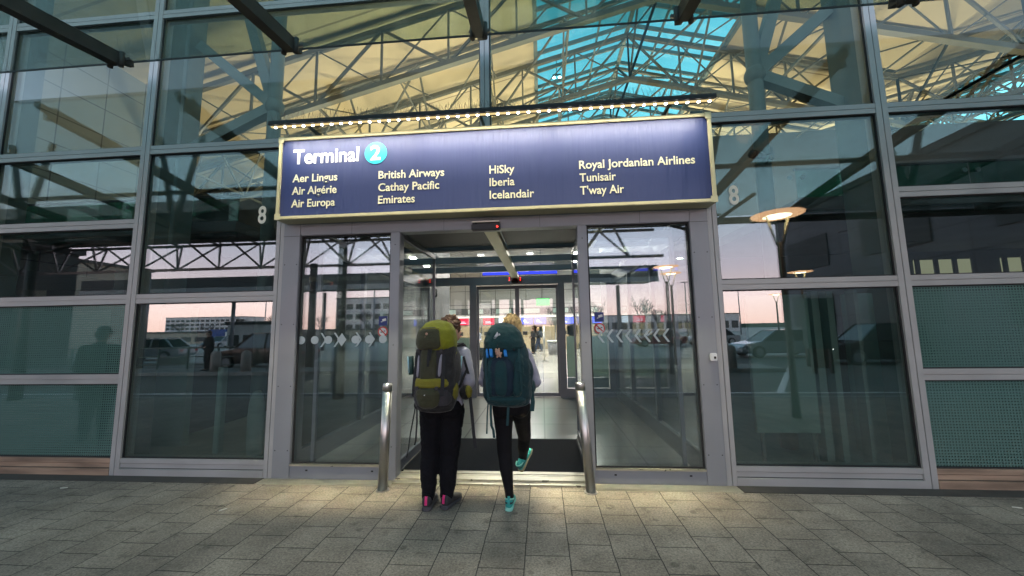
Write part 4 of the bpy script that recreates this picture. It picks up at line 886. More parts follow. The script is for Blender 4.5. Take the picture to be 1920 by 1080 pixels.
def car(name, label, loc, rz, paint, suv=False, lights=False):
    """length along +X (front at +X)"""
    r = thing(name, label, 'car', (0, 0, 0), 'cars along the roadway')
    H = 1.0 if suv else 0.9; RF = 1.72 if suv else 1.45; Lh = 2.3
    side = [(-Lh, 0.45), (-Lh, H - 0.1), (-Lh + 0.12, H), (Lh - 1.2, H), (Lh - 0.25, H - 0.16), (Lh, H - 0.38), (Lh, 0.35), (Lh - 0.2, 0.24), (-Lh + 0.2, 0.26)]
    W = 0.9
    def shell(pr, w0, w1=None):
        n_ = len(pr); return n_
    bm_ = MB(); rs = []
    for y, s_ in ((-W, 0.94), (-W * 0.93, 1.0), (W * 0.93, 1.0), (W, 0.94)): rs.append([(x * (0.99 if s_ < 1 else 1), y, 0.62 + (z - 0.62) * s_) for x, z in side])
    bm_.rings(rs, True, False); bm_.build('body', paint, r, bevel=0.03)
    gh = [(-Lh + (0.12 if suv else 0.5), H - 0.01), (-Lh + (0.38 if suv else 1.1), RF), (0.35, RF), (1.15, H - 0.01)]
    g = MB(); rs = []
    for y, k in ((-0.78, 0), (-0.66, 1), (0.66, 1), (0.78, 0)): pass
    g.rings([[(gh[0][0], -0.8, gh[0][1]), (gh[0][0], 0.8, gh[0][1]), (gh[3][0], 0.8, gh[3][1]), (gh[3][0], -0.8, gh[3][1])],
             [(gh[1][0], -0.64, RF), (gh[1][0], 0.64, RF), (gh[2][0], 0.64, RF), (gh[2][0], -0.64, RF)]], True, False)
    g.build('windows', 'car_glass', r, bevel=0.04)
    b = MB().box(gh[1][0] + 0.02, gh[2][0] - 0.02, -0.62, 0.62, RF - 0.01, RF + 0.03)
    for y in (-1, 1):
        for xa, xb in ((gh[0], gh[1]), (gh[3], gh[2])): b.bar((xa[0], y * 0.8, xa[1]), (xb[0], y * 0.64, RF), 0.07)
        b.bar((-0.4, y * 0.81, H - 0.01), (-0.4, y * 0.65, RF), 0.08)
    b.build('roof', paint, r)
    for x in (-1.42, 1.42):
        for y in (-0.86, 0.86):
            t_ = MB().rings([[(x + rr * math.cos(2 * math.pi * k / 20), y + yy, 0.33 + rr * math.sin(2 * math.pi * k / 20)) for k in range(20)] for yy, rr in ((-0.1, 0.28), (-0.09, 0.33), (0.09, 0.33), (0.1, 0.28))], True, True).build('wheel', 'tyre', r)
            MB().disc((x, y + (0.101 if y > 0 else -0.101), 0.33), 0.2, 0.01 if y > 0 else -0.01, 18, 'Y').build('rim', 'paint_silver', t_)
    for y in (-0.66, 0.66):
        MB().ell((Lh - 0.06, y, H - 0.36), (0.09, 0.17, 0.075), None, 12, 8).build('headlight', 'headlight' if lights else 'paint_silver', r)
        MB().box(-Lh - 0.02, -Lh + 0.02, y - 0.13, y + 0.13, H - 0.32, H - 0.18).build('taillight', 'paint_red', r)
    place(r, loc, rz); return r
car('parked_car', 'black estate car standing past the island, behind the stone bollard', (-14.2, -14.3, -0.12), R(180), 'paint_black', True)
car('parked_car', 'pale silver car on the far lane, left of the lit headlights', (13.0, -18.0, -0.12), R(180), 'paint_silver')
car('parked_car', 'dark car with lit headlights in front of the grey wing', (14.7, -13.7, -0.12), R(184), 'paint_black', True, True)
car('parked_car', 'silver car far behind the island railing', (-27.0, -20.0, -0.12), R(170), 'paint_silver')
car('parked_car', 'dull red car on the forecourt, behind the right chevron pane', (10.5, -31.0, -0.112), R(180), 'paint_red')
for x, y, a, pm, lab in ((-8.5, -27.5, 92, 'paint_silver', 'silver car parked nose-on behind the left door pane'), (-5.2, -28.0, 88, 'paint_black', 'black car parked nose-on behind the left door pane'), (-2.0, -27.8, 90, 'paint_blue', 'blue car parked nose-on in line with the doorway'), (16.0, -33.0, 175, 'paint_silver', 'silver car beside the dull red car'), (-34.0, -40.0, 90, 'paint_white', 'white car in front of the depot wall'), (-31.0, -40.0, 90, 'paint_black', 'black car in front of the depot wall'), (-40, -40, 90, 'paint_silver', 'silver car in front of the depot wall')):
    car('parked_car', lab, (x, y, -0.112), R(a), pm)

def lamp_post(x, y, h, label):
    r = thing('street_lamp', label, 'street lamp', (x, y, 0), 'disc lamps along the roadway')
    MB().tube([(x, y, 0), (x, y, 0.5), (x, y, h - 0.5)], [0.07, 0.055, 0.05], 14).build('post', 'dark_steel', r)
    b = MB()
    for s_ in (-1, 1): b.tube([(x + s_ * 0.05, y, h - 0.55), (x + s_ * 0.20, y, h)], 0.02, 8)
    b.build('vee_arm', 'lamp_yellow_metal', r)
    b = MB(); b.rings([[(x + q * math.cos(2 * math.pi * k / 36), y + q * math.sin(2 * math.pi * k / 36), z) for k in range(36)] for q, z in ((0.28, h), (0.415, h + 0.012), (0.422, h + 0.028), (0.1, h + 0.075))]); o = b.build('lamp_disc', 'lamp_disc', r)
    b = MB(); b.rings([[(x + q * math.cos(2 * math.pi * k / 28), y + q * math.sin(2 * math.pi * k / 28), z) for k in range(28)] for q, z in ((0.22, h - 0.006), (0.20, h - 0.012), (0.12, h - 0.012))]); b.build('lamp_ring', 'lamp_core', o)
for x, y, h, lab in ((4.40, -2.95, 3.62, 'tall disc street lamp on the pavement, largest in the right pane'), (10.35, -11.5, 3.7, 'disc street lamp by the dark green cabinet'), (5.6, -12.3, 3.9, 'disc street lamp at the end of the island'), (4.4, -9.2, 3.7, 'disc street lamp at the near side of the island'), (16.8, -24, 3.8, 'small far disc street lamp beyond the far lane')):
    lamp_post(x, y, h, lab)
r = thing('street_cabinet', 'dark green advertising cabinet on two legs by the road', 'cabinet', (9.95, -10.2, 0))
MB().box(9.45, 10.45, -10.35, -10.05, 0.75, 2.55).build('case', 'fence_green', r, bevel=0.03); b = MB(); b.box(9.6, 9.7, -10.25, -10.15, -0.12, 0.75); b.box(10.2, 10.3, -10.25, -10.15, -0.12, 0.75); b.build('leg', 'dark_steel', r)
r = thing('litter_bin', 'brown square litter bin by the green cabinet', 'bin', (11.3, -12.3, -0.12))
MB().box(10.95, 11.65, -12.6, -12.0, -0.12, 0.85).build('bin_body', 'brown_bin', r, bevel=0.03); MB().box(10.9, 11.7, -12.65, -11.95, 0.85, 0.93).build('lid', 'dark_steel', r, bevel=0.02)
# buildings
def block(name, label, x0, x1, y0, y1, h, mat, win=None, wmat='wing_dark', rows=2, colsn=6, face='Y'):
    r = thing(name, label, 'building', ((x0 + x1) / 2, (y0 + y1) / 2, -0.12))
    MB().box(x0, x1, y0, y1, -0.12, h).build('wall', mat, r); MB().box(x0 - 0.2, x1 + 0.2, y0 - 0.2, y1 + 0.2, h, h + 0.3).build('roof', 'canopy_dark', r)
    for j in range(rows):
        b = MB(); z0 = h * (0.18 + 0.8 * j / rows); z1 = z0 + h * 0.42 / rows
        for k in range(colsn):
            if face == 'Y':
                a = x0 + (x1 - x0) * (k + 0.15) / colsn; c_ = x0 + (x1 - x0) * (k + 0.85) / colsn; b.box(a, c_, y1, y1 + 0.06, z0, z1)
            else:
                a = y0 + (y1 - y0) * (k + 0.2) / colsn; c_ = y0 + (y1 - y0) * (k + 0.8) / colsn; b.box(x0 - 0.06, x0, a, c_, z0, z1)
        b.build('window_row', wmat, r)
    return r
block('terminal_wing', 'grey panelled wing standing square to the terminal, at the right', 16.0, 30, -22, -5.5, 8.5, 'wing_wall', rows=2, colsn=3, face='X')
block('side_building', 'dark low building across the road at the far left', -50, -28.0, -16, -9.5, 6.5, 'wing_dark', rows=1, colsn=5)
block('beige_building', 'beige block beyond the railing at the left', -62, -46.0, -36, -27, 9.0, 'beige_wall', rows=1, colsn=4)
block('parking_building', 'pale multi-storey parking building on the skyline at the left', -222, -172, -215, -200, 11.5, 'pale_building', rows=4, colsn=16)
block('depot_building', 'long low beige depot wall behind the parked cars', -75, -20, -64, -60, 1.9, 'beige_wall', rows=1, colsn=20)
r = thing('container', 'blue freight container beyond the black car', 'container', (-52.5, -55, -0.12))
b = MB()
for k in range(14): b.box(-55 + 0.36 * k, -55 + 0.36 * k + 0.25, -56.2, -53.6, -0.1, 2.4)
b.box(-55, -49.98, -56.15, -53.65, -0.12, 2.38); b.build('body', 'paint_blue', r); MB().box(-52.0, -51.0, -53.58, -53.55, 0.3, 2.0).build('door', 'white_paint', r)
block('office_block', 'pale grey office block on the skyline behind the left door pane', -70, -38, -130, -118, 13, 'pale_building', rows=3, colsn=10)
block('cargo_hall', 'long pale cargo hall on the skyline behind the right door pane', 12, 70, -150, -135, 6, 'pale_building', rows=1, colsn=18)
block('site_cabin', 'white site cabin beyond the railing', -31, -26.5, -33, -30.5, 2.5, 'white_paint', rows=1, colsn=3)
for x, y, h, lab in ((-58, -70, 9, 'tall thin light mast by the blue container'), (-20.5, -40, 8, 'tall thin light mast behind the left door pane'), (24, -60, 9, 'tall thin light mast behind the right door pane'), (40, -75, 10, 'tall thin light mast by the right lamp')):
    r = thing('light_mast', lab, 'mast', (x, y, -0.12), 'light masts over the forecourt')
    MB().tube([(x, y, -0.12), (x, y, h)], [0.14, 0.07], 8).build('mast', 'vest_metal', r); b = MB().box(x - 0.7, x + 0.7, y - 0.12, y + 0.12, h, h + 0.12); b.build('lamp_head', 'vest_metal', r)
# bare trees
def bare_tree(label, h, seed):
    r = thing('bare_tree', label, 'tree', (0, 0, 0), 'bare winter trees along the skyline'); rnd = random.Random(seed)
    tr = MB(); tr.tube([(0, 0, 0), (0.05, 0, h * 0.18), (0, 0.05, h * 0.36)], [h * 0.028, h * 0.022, h * 0.018], 7); cr = MB()
    def grow(p, d, ln, rad, lev):
        q = p + d * ln; m_ = p + d * ln * 0.5 + Vector((rnd.uniform(-1, 1), rnd.uniform(-1, 1), rnd.uniform(-1, 1))) * ln * 0.06
        cr.tube([p, m_, q], [rad, rad * 0.8, rad * 0.62], 4, False)
        if lev == 0: return
        for k in range(3 if lev > 1 else 4):
            nd = (d + Vector((rnd.uniform(-1, 1), rnd.uniform(-1, 1), rnd.uniform(-0.35, 0.7))) * 0.75).normalized()
            grow(p + d * ln * rnd.uniform(0.5, 1.0), nd, ln * rnd.uniform(0.6, 0.8), rad * 0.55, lev - 1)
    for k in range(4): grow(Vector((0, 0.03, h * (0.25 + 0.03 * k))), Vector((rnd.uniform(-.8, .8), rnd.uniform(-.8, .8), 1)).normalized(), h * 0.26, h * 0.013, 4)
    tr.build('trunk', 'bark', r); cr.build('crown', 'bark', r)
    return r
pt = [bare_tree('bare tree', 7.5, 5), bare_tree('bare tree', 6.5, 9)]
tl = [(-82, -90, 'bare tree behind the blue container, left of a pair'), (-75, -88, 'bare tree behind the black car, right of a pair'), (-66, -84, 'bare tree at the edge of the door frame'), (-104, -96, 'bare tree in front of the parking building'), (16, -58, 'bare tree by the right chevron pane, nearer one'), (21, -66, 'bare tree by the right chevron pane, farther one'), (11, -70, 'bare tree behind the red car'), (-14, -52, 'bare tree behind the left door pane'), (-20, -58, 'second bare tree behind the left door pane'), (-6, -60, 'bare tree in line with the doorway'), (2, -64, 'bare tree in line with the inner doors')]
tl += [(-46, -70, 'bare tree left of the first canopy column'), (-38, -74, 'bare tree right of the first canopy column'), (-30, -70, 'bare tree between the canopy columns'), (27, -62, 'bare tree at the right edge of the right door pane'), (33, -72, 'bare tree by the street lamp disc'), (-96, -110, 'bare tree left of the parking building'), (-118, -120, 'bare tree far left on the skyline'), (6, -54, 'bare tree by the right door post')]
for i, (x, y, lab) in enumerate(tl):
    o = pt[i] if i < 2 else copy_tree(pt[i % 2])
    place(o, (x, y, -0.12), i * 1.3, lab)

# ================================================================== PEOPLE
def V(*a): return Vector(a)
def lerp(a, b, t): return Vector(a) * (1 - t) + Vector(b) * t
def chain(mb, pts, rs, n=12):
    for i in range(len(pts) - 1): mb.capsule(pts[i], pts[i + 1], rs[i], rs[i + 1], n)
def hand(mb, wrist, direction, palm_n, thumb_side):
    """palm, four bent fingers of unequal length and a side thumb"""
    d = Vector(direction).normalized(); nrm = (Vector(palm_n) - d * d.dot(Vector(palm_n))).normalized(); s_ = d.cross(nrm).normalized() * thumb_side
    w_ = Vector(wrist); mb.capsule(w_, w_ + d * 0.05, 0.024, 0.028, 8)
    for k, ln in enumerate((0.070, 0.080, 0.074, 0.058)):
        b0 = w_ + d * 0.075 + s_ * (0.027 - 0.018 * k); mb.capsule(w_ + d * 0.03 + s_ * (0.015 - 0.01 * k), b0, 0.015, 0.010, 8)
        b1 = b0 + (d * 0.75 + nrm * 0.65).normalized() * ln * 0.5; b2 = b1 + (d * 0.05 + nrm).normalized() * ln * 0.5
        mb.capsule(b0, b1, 0.0098, 0.0088, 8); mb.capsule(b1, b2, 0.0088, 0.0075, 8)
    t0 = w_ + d * 0.02 + s_ * 0.02; t1 = t0 + (s_ * 0.8 + d * 0.7 + nrm * 0.3).normalized() * 0.04; t2 = t1 + (d + nrm * 0.5).normalized() * 0.032
    mb.capsule(t0, t1, 0.014, 0.011, 8); mb.capsule(t1, t2, 0.011, 0.009, 8)
def head(mb, c, yaw_, tilt=0.0, k=1.0):
    rot = Matrix.Rotation(yaw_, 3, 'Z') @ Matrix.Rotation(tilt, 3, 'X')
    c = Vector(c); L = lambda x, y, z: c + rot @ (Vector((x, y, z)) * k)
    mb.ell(L(0, -0.01, 0.02), (0.076 * k, 0.096 * k, 0.098 * k), rot); mb.ell(L(0, 0.03, -0.045), (0.058 * k, 0.066 * k, 0.068 * k), rot)
    mb.ell(L(0, 0.062, -0.09), (0.028 * k, 0.026 * k, 0.022 * k), rot, 10, 6)
    mb.capsule(L(0, 0.088, 0.012), L(0, 0.108, -0.028), 0.009 * k, 0.015 * k, 8); mb.ell(L(0, 0.088, 0.028), (0.05 * k, 0.014 * k, 0.010 * k), rot, 10, 6)
    mb.ell(L(0, 0.090, -0.062), (0.026 * k, 0.010 * k, 0.010 * k), rot, 10, 6)
    for s_ in (-1, 1): mb.ell(L(s_ * 0.078, -0.008, -0.01), (0.012 * k, 0.022 * k, 0.034 * k), rot, 10, 6)
    return rot, L
def body(r, J, mat='skin', k=1.0, voxel=0.008, yaw_=0.0, tilt=0.0, bulk=1.0, eyes=True):
    mb = MB(); rot, L = head(mb, J['head'], yaw_, tilt)
    chain(mb, [J['neck'], lerp(J['neck'], J['head'], 0.6)], [0.056, 0.052])
    chain(mb, [J['pelvis'], J['waist'], J['chest'], lerp(J['chest'], J['neck'], 0.7)], [0.12 * bulk, 0.105 * bulk, 0.12 * bulk, 0.07])
    for s_ in 'lr':
        chain(mb, [J['chest'] + Vector((0, 0, 0.06)), J['sh' + s_], J['el' + s_], J['wr' + s_]], [0.08, 0.05, 0.036, 0.025])
        chain(mb, [J['pelvis'], J['hip' + s_], J['kn' + s_], J['an' + s_], J['to' + s_]], [0.1, 0.075 * bulk, 0.05, 0.034, 0.03])
        hand(mb, J['wr' + s_], J['wr' + s_] - J['el' + s_] + Vector((0, 0.05, 0)), (0.2 if s_ == 'l' else -0.2, 0, -0.9), -1 if s_ == 'l' else 1)
    o = mb.build('body', mat, r, voxel=voxel, smooth=2)
    if eyes:
        for s_ in (-1, 1):
            e_ = MB().ell(L(s_ * 0.031, 0.080, 0.010), (0.014, 0.014, 0.012), None, 10, 8).build('eye', 'sock', r); MB().ell(L(s_ * 0.031, 0.0915, 0.010), (0.006, 0.004, 0.006), None, 8, 6).build('pupil', 'rubber', e_)
        MB().ell(L(0, 0.0985, -0.062), (0.022, 0.006, 0.006), None, 10, 6).build('mouth', 'pink', r)
    return rot, L
def torso_cloth(r, J, mat, name='jacket', bulk=1.0, arm=1.0, hem=-0.02, voxel=0.010, wr=0.006, seed=0.0, hood=True):
    mb = MB(); rs = []
    pv, wa, ch, nk = J['pelvis'], J['waist'], J['chest'], J['neck']
    for c_, rx, ry in ((pv + V(0, 0, hem), 0.185, 0.135), (lerp(pv, wa, 0.5), 0.178, 0.132), (wa, 0.165, 0.125), (lerp(wa, ch, 0.5), 0.175, 0.128), (ch, 0.188, 0.128), (lerp(ch, nk, 0.45), 0.165, 0.105), (lerp(ch, nk, 0.8), 0.11, 0.08), (nk, 0.07, 0.066)):
        rs.append([c_ + V(rx * bulk * math.cos(2 * math.pi * k / 20), ry * bulk * math.sin(2 * math.pi * k / 20), 0) for k in range(20)])
    mb.rings(rs)
    for s_ in 'lr':
        chain(mb, [lerp(ch, nk, 0.5), J['sh' + s_], lerp(J['sh' + s_], J['el' + s_], 0.5), J['el' + s_], lerp(J['el' + s_], J['wr' + s_], 0.5), J['wr' + s_]], [0.085, 0.072 * arm, 0.068 * arm, 0.060 * arm, 0.055 * arm, 0.040 * arm])
    if hood: mb.ell(nk + V(0, -0.075, -0.02), (0.10, 0.055, 0.06))
    return mb.build(name, mat, r, voxel=voxel, smooth=5, wrinkle=wr, wscale=11, seed=seed)
def leg_cloth(r, J, mat, name='trousers', bulk=1.0, radii=(0.115, 0.092, 0.078, 0.064, 0.052), voxel=0.009, wr=0.004, seed=0.0, cuff=0.05):
    mb = MB(); pv = J['pelvis']; rs = []
    for z_, rx, ry in ((0.11, 0.155, 0.115), (0.04, 0.178, 0.135), (-0.04, 0.19, 0.145), (-0.10, 0.17, 0.13)):
        rs.append([pv + V(rx * bulk * math.cos(2 * math.pi * k / 20), ry * bulk * math.sin(2 * math.pi * k / 20), z_) for k in range(20)])
    mb.rings(rs)
    for s_ in 'lr':
        h, k_, a = J['hip' + s_], J['kn' + s_], J['an' + s_]; calf = lerp(k_, a, 0.4) + V(0, -0.015, 0)
        mb.ell(h + V(0, -0.06, 0.02), (0.10 * bulk, 0.085 * bulk, 0.10))
        chain(mb, [h, lerp(h, k_, 0.5), k_, calf, lerp(a, k_, 0.25), lerp(a, k_, cuff)], [radii[0] * bulk, lerp((radii[0],) * 3, (radii[1],) * 3, .6).x * bulk, radii[1], radii[2], radii[3], radii[4]])
    return mb.build(name, mat, r, voxel=voxel, smooth=4, wrinkle=wr, wscale=13, seed=seed)
def shoe(r, heel, f, u, mu, ms, mt=None, ln=0.275, collar=None, k_=1.0):
    """heel = lowest rear point of the sole, f = towards the toe, u = up out of the shoe"""
    f = Vector(f).normalized(); u = Vector(u); u = (u - f * u.dot(f)).normalized(); s_ = f.cross(u); H = Vector(heel)
    def ring(x, hw, z0, z1, n=18, ex=2.6):
        hw, z0, z1 = hw * k_, z0 * k_, z1 * k_; out = []
        for k in range(n):
            a = 2 * math.pi * k / n; c_, d_ = math.cos(a), math.sin(a)
            out.append(H + f * x + s_ * (hw * math.copysign(abs(c_) ** (2 / ex), c_)) + u * ((z0 + z1) / 2 + (z1 - z0) / 2 * math.copysign(abs(d_) ** (2 / ex), d_)))
        return out
    o = MB().rings([ring(-0.004, 0.02, 0.005, 0.03), ring(0.004, 0.034, 0.0, 0.034), ring(0.06, 0.038, 0.0, 0.032), ring(0.13, 0.038, 0.004, 0.028), ring(0.20, 0.047, 0.002, 0.026), ring(0.25, 0.040, 0.008, 0.03), ring(ln, 0.018, 0.018, 0.034)]).build('shoe_sole', ms, r)
    up_ = MB().rings([ring(0.000, 0.016, 0.03, 0.095), ring(0.010, 0.032, 0.026, 0.108), ring(0.05, 0.037, 0.024, 0.098), ring(0.085, 0.038, 0.022, 0.104), ring(0.13, 0.037, 0.02, 0.078), ring(0.19, 0.043, 0.02, 0.060), ring(0.24, 0.037, 0.022, 0.050), ring(ln - 0.012, 0.016, 0.025, 0.04)]).build('shoe', mu, r)
    if mu == 'shoe_teal':
        MB().rings([ring(-0.001, 0.020, 0.060, 0.082), ring(0.010, 0.0335, 0.058, 0.084), ring(0.05, 0.0385, 0.056, 0.080), ring(0.09, 0.0385, 0.050, 0.072), ring(0.12, 0.039, 0.045, 0.062)]).build('shoe_band', 'shoe_black', r)
    if mt:
        tb = MB(); pts = [H + f * x + u * z for x, z in ((-0.010, 0.060), (-0.008, 0.085), (-0.005, 0.108), (0.004, 0.130))]; tb.ribbon(pts, s_ * 0.011 + f * 0.0, 0.006); tb.build('heel_tab', mt, r)
    if collar:
        b = MB(); pts = []
        for k in range(13):
            a = math.pi * (0.5 + k / 12); pts.append(H + f * (0.055 + 0.052 * math.cos(a)) + s_ * 0.037 * math.sin(a) + u * (0.090 + 0.012 * abs(math.cos(a))))
        b.tube(pts, 0.006, 6); b.build('shoe_collar', collar, r)
    return up_
def hair_cap(r, rot, L, mat, back=1.0, n=0, seed=1, long=0.0, size=1.0, wr=0.010):
    mb = MB(); rnd = random.Random(seed)
    mb.ell(L(0, -0.022, 0.035), (0.088 * size, 0.100 * size, 0.098 * size), rot); mb.ell(L(0, -0.05, -0.02), (0.078 * size, 0.072 * size, 0.085 * size), rot)
    for k in range(n):
        a = rnd.uniform(0, 6.28); e_ = rnd.uniform(0.0, 1.4); p = Vector((0.085 * math.cos(a) * math.cos(e_), -0.022 + 0.095 * math.sin(a) * math.cos(e_), 0.035 + 0.095 * math.sin(e_)))
        if p.y > 0.045 and p.z < 0.09: continue
        q = p * 1.0 + Vector((rnd.uniform(-.02, .02), rnd.uniform(-.02, .02), rnd.uniform(-.005, .02))); mb.capsule(L(*p), L(*q), 0.013, 0.006, 6)
    if long:
        for k in range(9):
            x = -0.075 + 0.15 * k / 8; chain(mb, [L(x, -0.05, 0.02), L(x * 1.1, -0.085, -0.1), L(x * 1.1 + 0.02, -0.08, -0.1 - long)], [0.03, 0.028, 0.016], 8)
    return mb.build('hair', mat, r, voxel=0.005, smooth=1, wrinkle=wr, wscale=46, seed=seed)

# --- person with the lime hooded pack
p1 = thing('person', 'person in pale hoodie and black joggers carrying the olive and lime backpack', 'person', (-0.98, -0.66, 0))
J1 = dict(head=V(-0.895, -0.50, 1.605), neck=V(-0.925, -0.54, 1.465), chest=V(-0.945, -0.58, 1.28), waist=V(-0.955, -0.59, 1.08), pelvis=V(-0.96, -0.60, 0.92),
          shl=V(-1.115, -0.57, 1.375), shr=V(-0.765, -0.59, 1.375), ell=V(-1.16, -0.58, 1.11), elr=V(-0.705, -0.62, 1.12), wrl=V(-1.03, -0.38, 1.10), wrr=V(-0.79, -0.40, 1.09),
          hipl=V(-1.055, -0.60, 0.86), hipr=V(-0.865, -0.60, 0.86), knl=V(-1.072, -0.585, 0.47), knr=V(-0.893, -0.58, 0.47), anl=V(-1.072, -0.665, 0.085), anr=V(-0.912, -0.625, 0.085), tol=V(-1.075, -0.52, 0.03), tor=V(-0.875, -0.48, 0.03))
rot, L = body(p1, J1, yaw_=R(-38), bulk=1.0)
torso_cloth(p1, J1, 'hoodie', bulk=1.08, arm=1.08, seed=1.0)
leg_cloth(p1, J1, 'black_cloth', bulk=1.06, radii=(0.112, 0.088, 0.082, 0.070, 0.055), wr=0.009, seed=2.0)
b = MB()
for a_ in ('anl', 'anr'): b.tube([J1[a_] + V(0, 0, 0.065), J1[a_] + V(0, 0, 0.03)], [0.058, 0.054], 16)
b.build('trouser_cuff', 'black_cloth', p1, bevel=0.006)
b = MB()
for a_ in ('anl', 'anr'): b.tube([J1[a_] + V(0, 0, 0.035), J1[a_] + V(0, 0.01, -0.02)], [0.043, 0.040], 14)
b.build('sock', 'sock', p1)
hair_cap(p1, rot, L, 'hair_brown', n=330, seed=4, size=1.03)
shoe(p1, (-1.070, -0.728, 0.0), (-0.03, 1, 0), (0, 0, 1), 'shoe_black', 'shoe_sole', 'pink', 0.29, k_=1.22); shoe(p1, (-0.918, -0.692, 0.0), (0.30, 1, 0), (0, 0, 1), 'shoe_black', 'shoe_sole', 'pink', 0.29, k_=1.22)

# --- person with the teal pack, mid-stride
p2 = thing('person', 'blond person in grey fleece and black leggings stepping in with the teal backpack', 'person', (-0.32, -0.6, 0))
J2 = dict(head=V(-0.29, -0.50, 1.61), neck=V(-0.315, -0.54, 1.465), chest=V(-0.335, -0.57, 1.27), waist=V(-0.32, -0.575, 1.08), pelvis=V(-0.305, -0.575, 0.92),
          shl=V(-0.495, -0.57, 1.36), shr=V(-0.170, -0.60, 1.355), ell=V(-0.565, -0.57, 1.12), elr=V(-0.078, -0.63, 1.12), wrl=V(-0.42, -0.37, 1.13), wrr=V(-0.19, -0.37, 1.12),
          hipl=V(-0.385, -0.575, 0.87), hipr=V(-0.225, -0.565, 0.87), knl=V(-0.378, -0.565, 0.47), knr=V(-0.205, -0.27, 0.53), anl=V(-0.332, -0.610, 0.095), anr=V(-0.240, -0.105, 0.235), tol=V(-0.33, -0.46, 0.03), tor=V(-0.19, 0.0, 0.29))
rot, L = body(p2, J2, yaw_=R(-10), bulk=0.92)
torso_cloth(p2, J2, 'fleece', bulk=0.96, arm=0.98, seed=5.0)
leg_cloth(p2, J2, 'legging', 'leggings', bulk=0.96, radii=(0.108, 0.068, 0.062, 0.046, 0.040), wr=0.0015, seed=6.0, cuff=0.0)
hair_cap(p2, rot, L, 'hair_blond', n=60, seed=8, long=0.12, size=1.05, wr=0.006)
shoe(p2, (-0.333, -0.690, 0.0), (0.02, 1, 0), (0, 0, 1), 'shoe_teal', 'sole_mint', 'shoe_teal', collar='sole_mint'); shoe(p2, (-0.250, -0.160, 0.148), (0.34, 0.60, 0.64), (-0.30, -0.5, 0.80), 'shoe_teal', 'sole_gum', None, 0.245, collar='sole_mint')

# --- background people
def simple_person(loc, rz, label, coat, legs, hairm='hair_brown', stride=0.0, tilt=0.0, bulk=1.0, long_coat=False, bag=None):
    r = thing('person', label, 'person', (0, 0, 0))
    J = dict(head=V(0, 0.03, 1.62), neck=V(0, 0, 1.475), chest=V(0, 0, 1.28), waist=V(0, 0, 1.08), pelvis=V(0, 0, 0.93), shl=V(-0.185, 0, 1.385), shr=V(0.185, 0, 1.385),
             ell=V(-0.24, -0.03 - stride * .3, 1.11), elr=V(0.24, -0.03 + stride * .3, 1.11), wrl=V(-0.17, 0.17, 1.08), wrr=V(0.17, 0.17 + stride * .2, 1.05),
             hipl=V(-0.095, 0, 0.88), hipr=V(0.095, 0, 0.88), knl=V(-0.1, 0.03 + stride * .5, 0.48), knr=V(0.1, 0.03 - stride * .3, 0.48), anl=V(-0.1, stride, 0.09), anr=V(0.1, -stride, 0.09 + abs(stride) * .2), tol=V(-0.11, 0.13 + stride, 0.03), tor=V(0.11, 0.13 - stride, 0.03 + abs(stride) * .1))
    rot, L = body(r, J, voxel=0.012, tilt=tilt)
    torso_cloth(r, J, coat, 'coat', bulk=1.1 * bulk, arm=1.1, hem=-0.30 if long_coat else -0.03, voxel=0.016, wr=0.004)
    leg_cloth(r, J, legs, bulk=0.98, voxel=0.014, wr=0.003, cuff=0.0)
    hair_cap(r, rot, L, hairm, n=20, seed=3)
    for s_, a in ((-1, J['anl']), (1, J['anr'])): shoe(r, (a.x, a.y - 0.07, max(0, a.z - 0.09)), (0.1 * s_, 1, 0), (0, 0, 1), 'shoe_black', 'shoe_sole')
    place(r, loc, rz); return r
simple_person((-7.05, -1.35, 0), R(150), 'person in a dark coat looking down, mirrored in the dotted glass at left', 'coat_dark', 'coat_dark', tilt=R(-32), bulk=1.25, long_coat=True)
simple_person((-14.7, -11.35, 0.02), R(20), 'person in a dark jacket standing on the traffic island, mirrored in the low pane', 'coat_dark', 'coat_dark', bulk=1.25)
q = px2(1010, 655, 23.0)
simple_person((q[0], 23.0, 0), R(75), 'person in jeans walking across the hall with a dark daypack', 'coat_dark', 'jeans', 'hair_blond', 0.2)
for pxx, pyy, Yh, rz, lab, ct, lg in ((893, 668, 16.0, 200, 'person in a pale jacket waiting in the hall by the inner door post', 'hoodie', 'coat_dark'), (1000, 660, 21.0, 120, 'person in dark clothes waiting near the check-in desks', 'coat_dark', 'coat_dark'), (850, 655, 24.0, 10, 'person in a grey coat facing the red screens', 'fleece', 'coat_dark')):
    q2 = px2(pxx, pyy, Yh); simple_person((q2[0], Yh, 0), R(rz), lab, ct, lg)
q2 = px2(902, 672, 15.4)
t_ = thing('suitcase', 'dark suitcase on wheels beside the person in the pale jacket', 'suitcase', (q2[0], 15.4, 0))
MB().box(q2[0] - 0.22, q2[0] + 0.22, 15.27, 15.53, 0.06, 0.68).build('case_body', 'pk_black', t_, bevel=0.03); b = MB(); b.bar((q2[0] - 0.12, 15.5, 0.68), (q2[0] - 0.12, 15.5, 1.02), 0.02); b.bar((q2[0] + 0.12, 15.5, 0.68), (q2[0] + 0.12, 15.5, 1.02), 0.02); b.bar((q2[0] - 0.13, 15.5, 1.02), (q2[0] + 0.13, 15.5, 1.02), 0.03); b.build('handle', 'stainless', t_)
d_ = thing('daypack', 'dark daypack on the back of the person walking in the hall', 'backpack', (q[0] + 0.2, 23.0, 1.05))
MB().ell((q[0] + 0.22, 22.96, 1.22), (0.11, 0.15, 0.24)).build('bag_body', 'pk_black', d_)

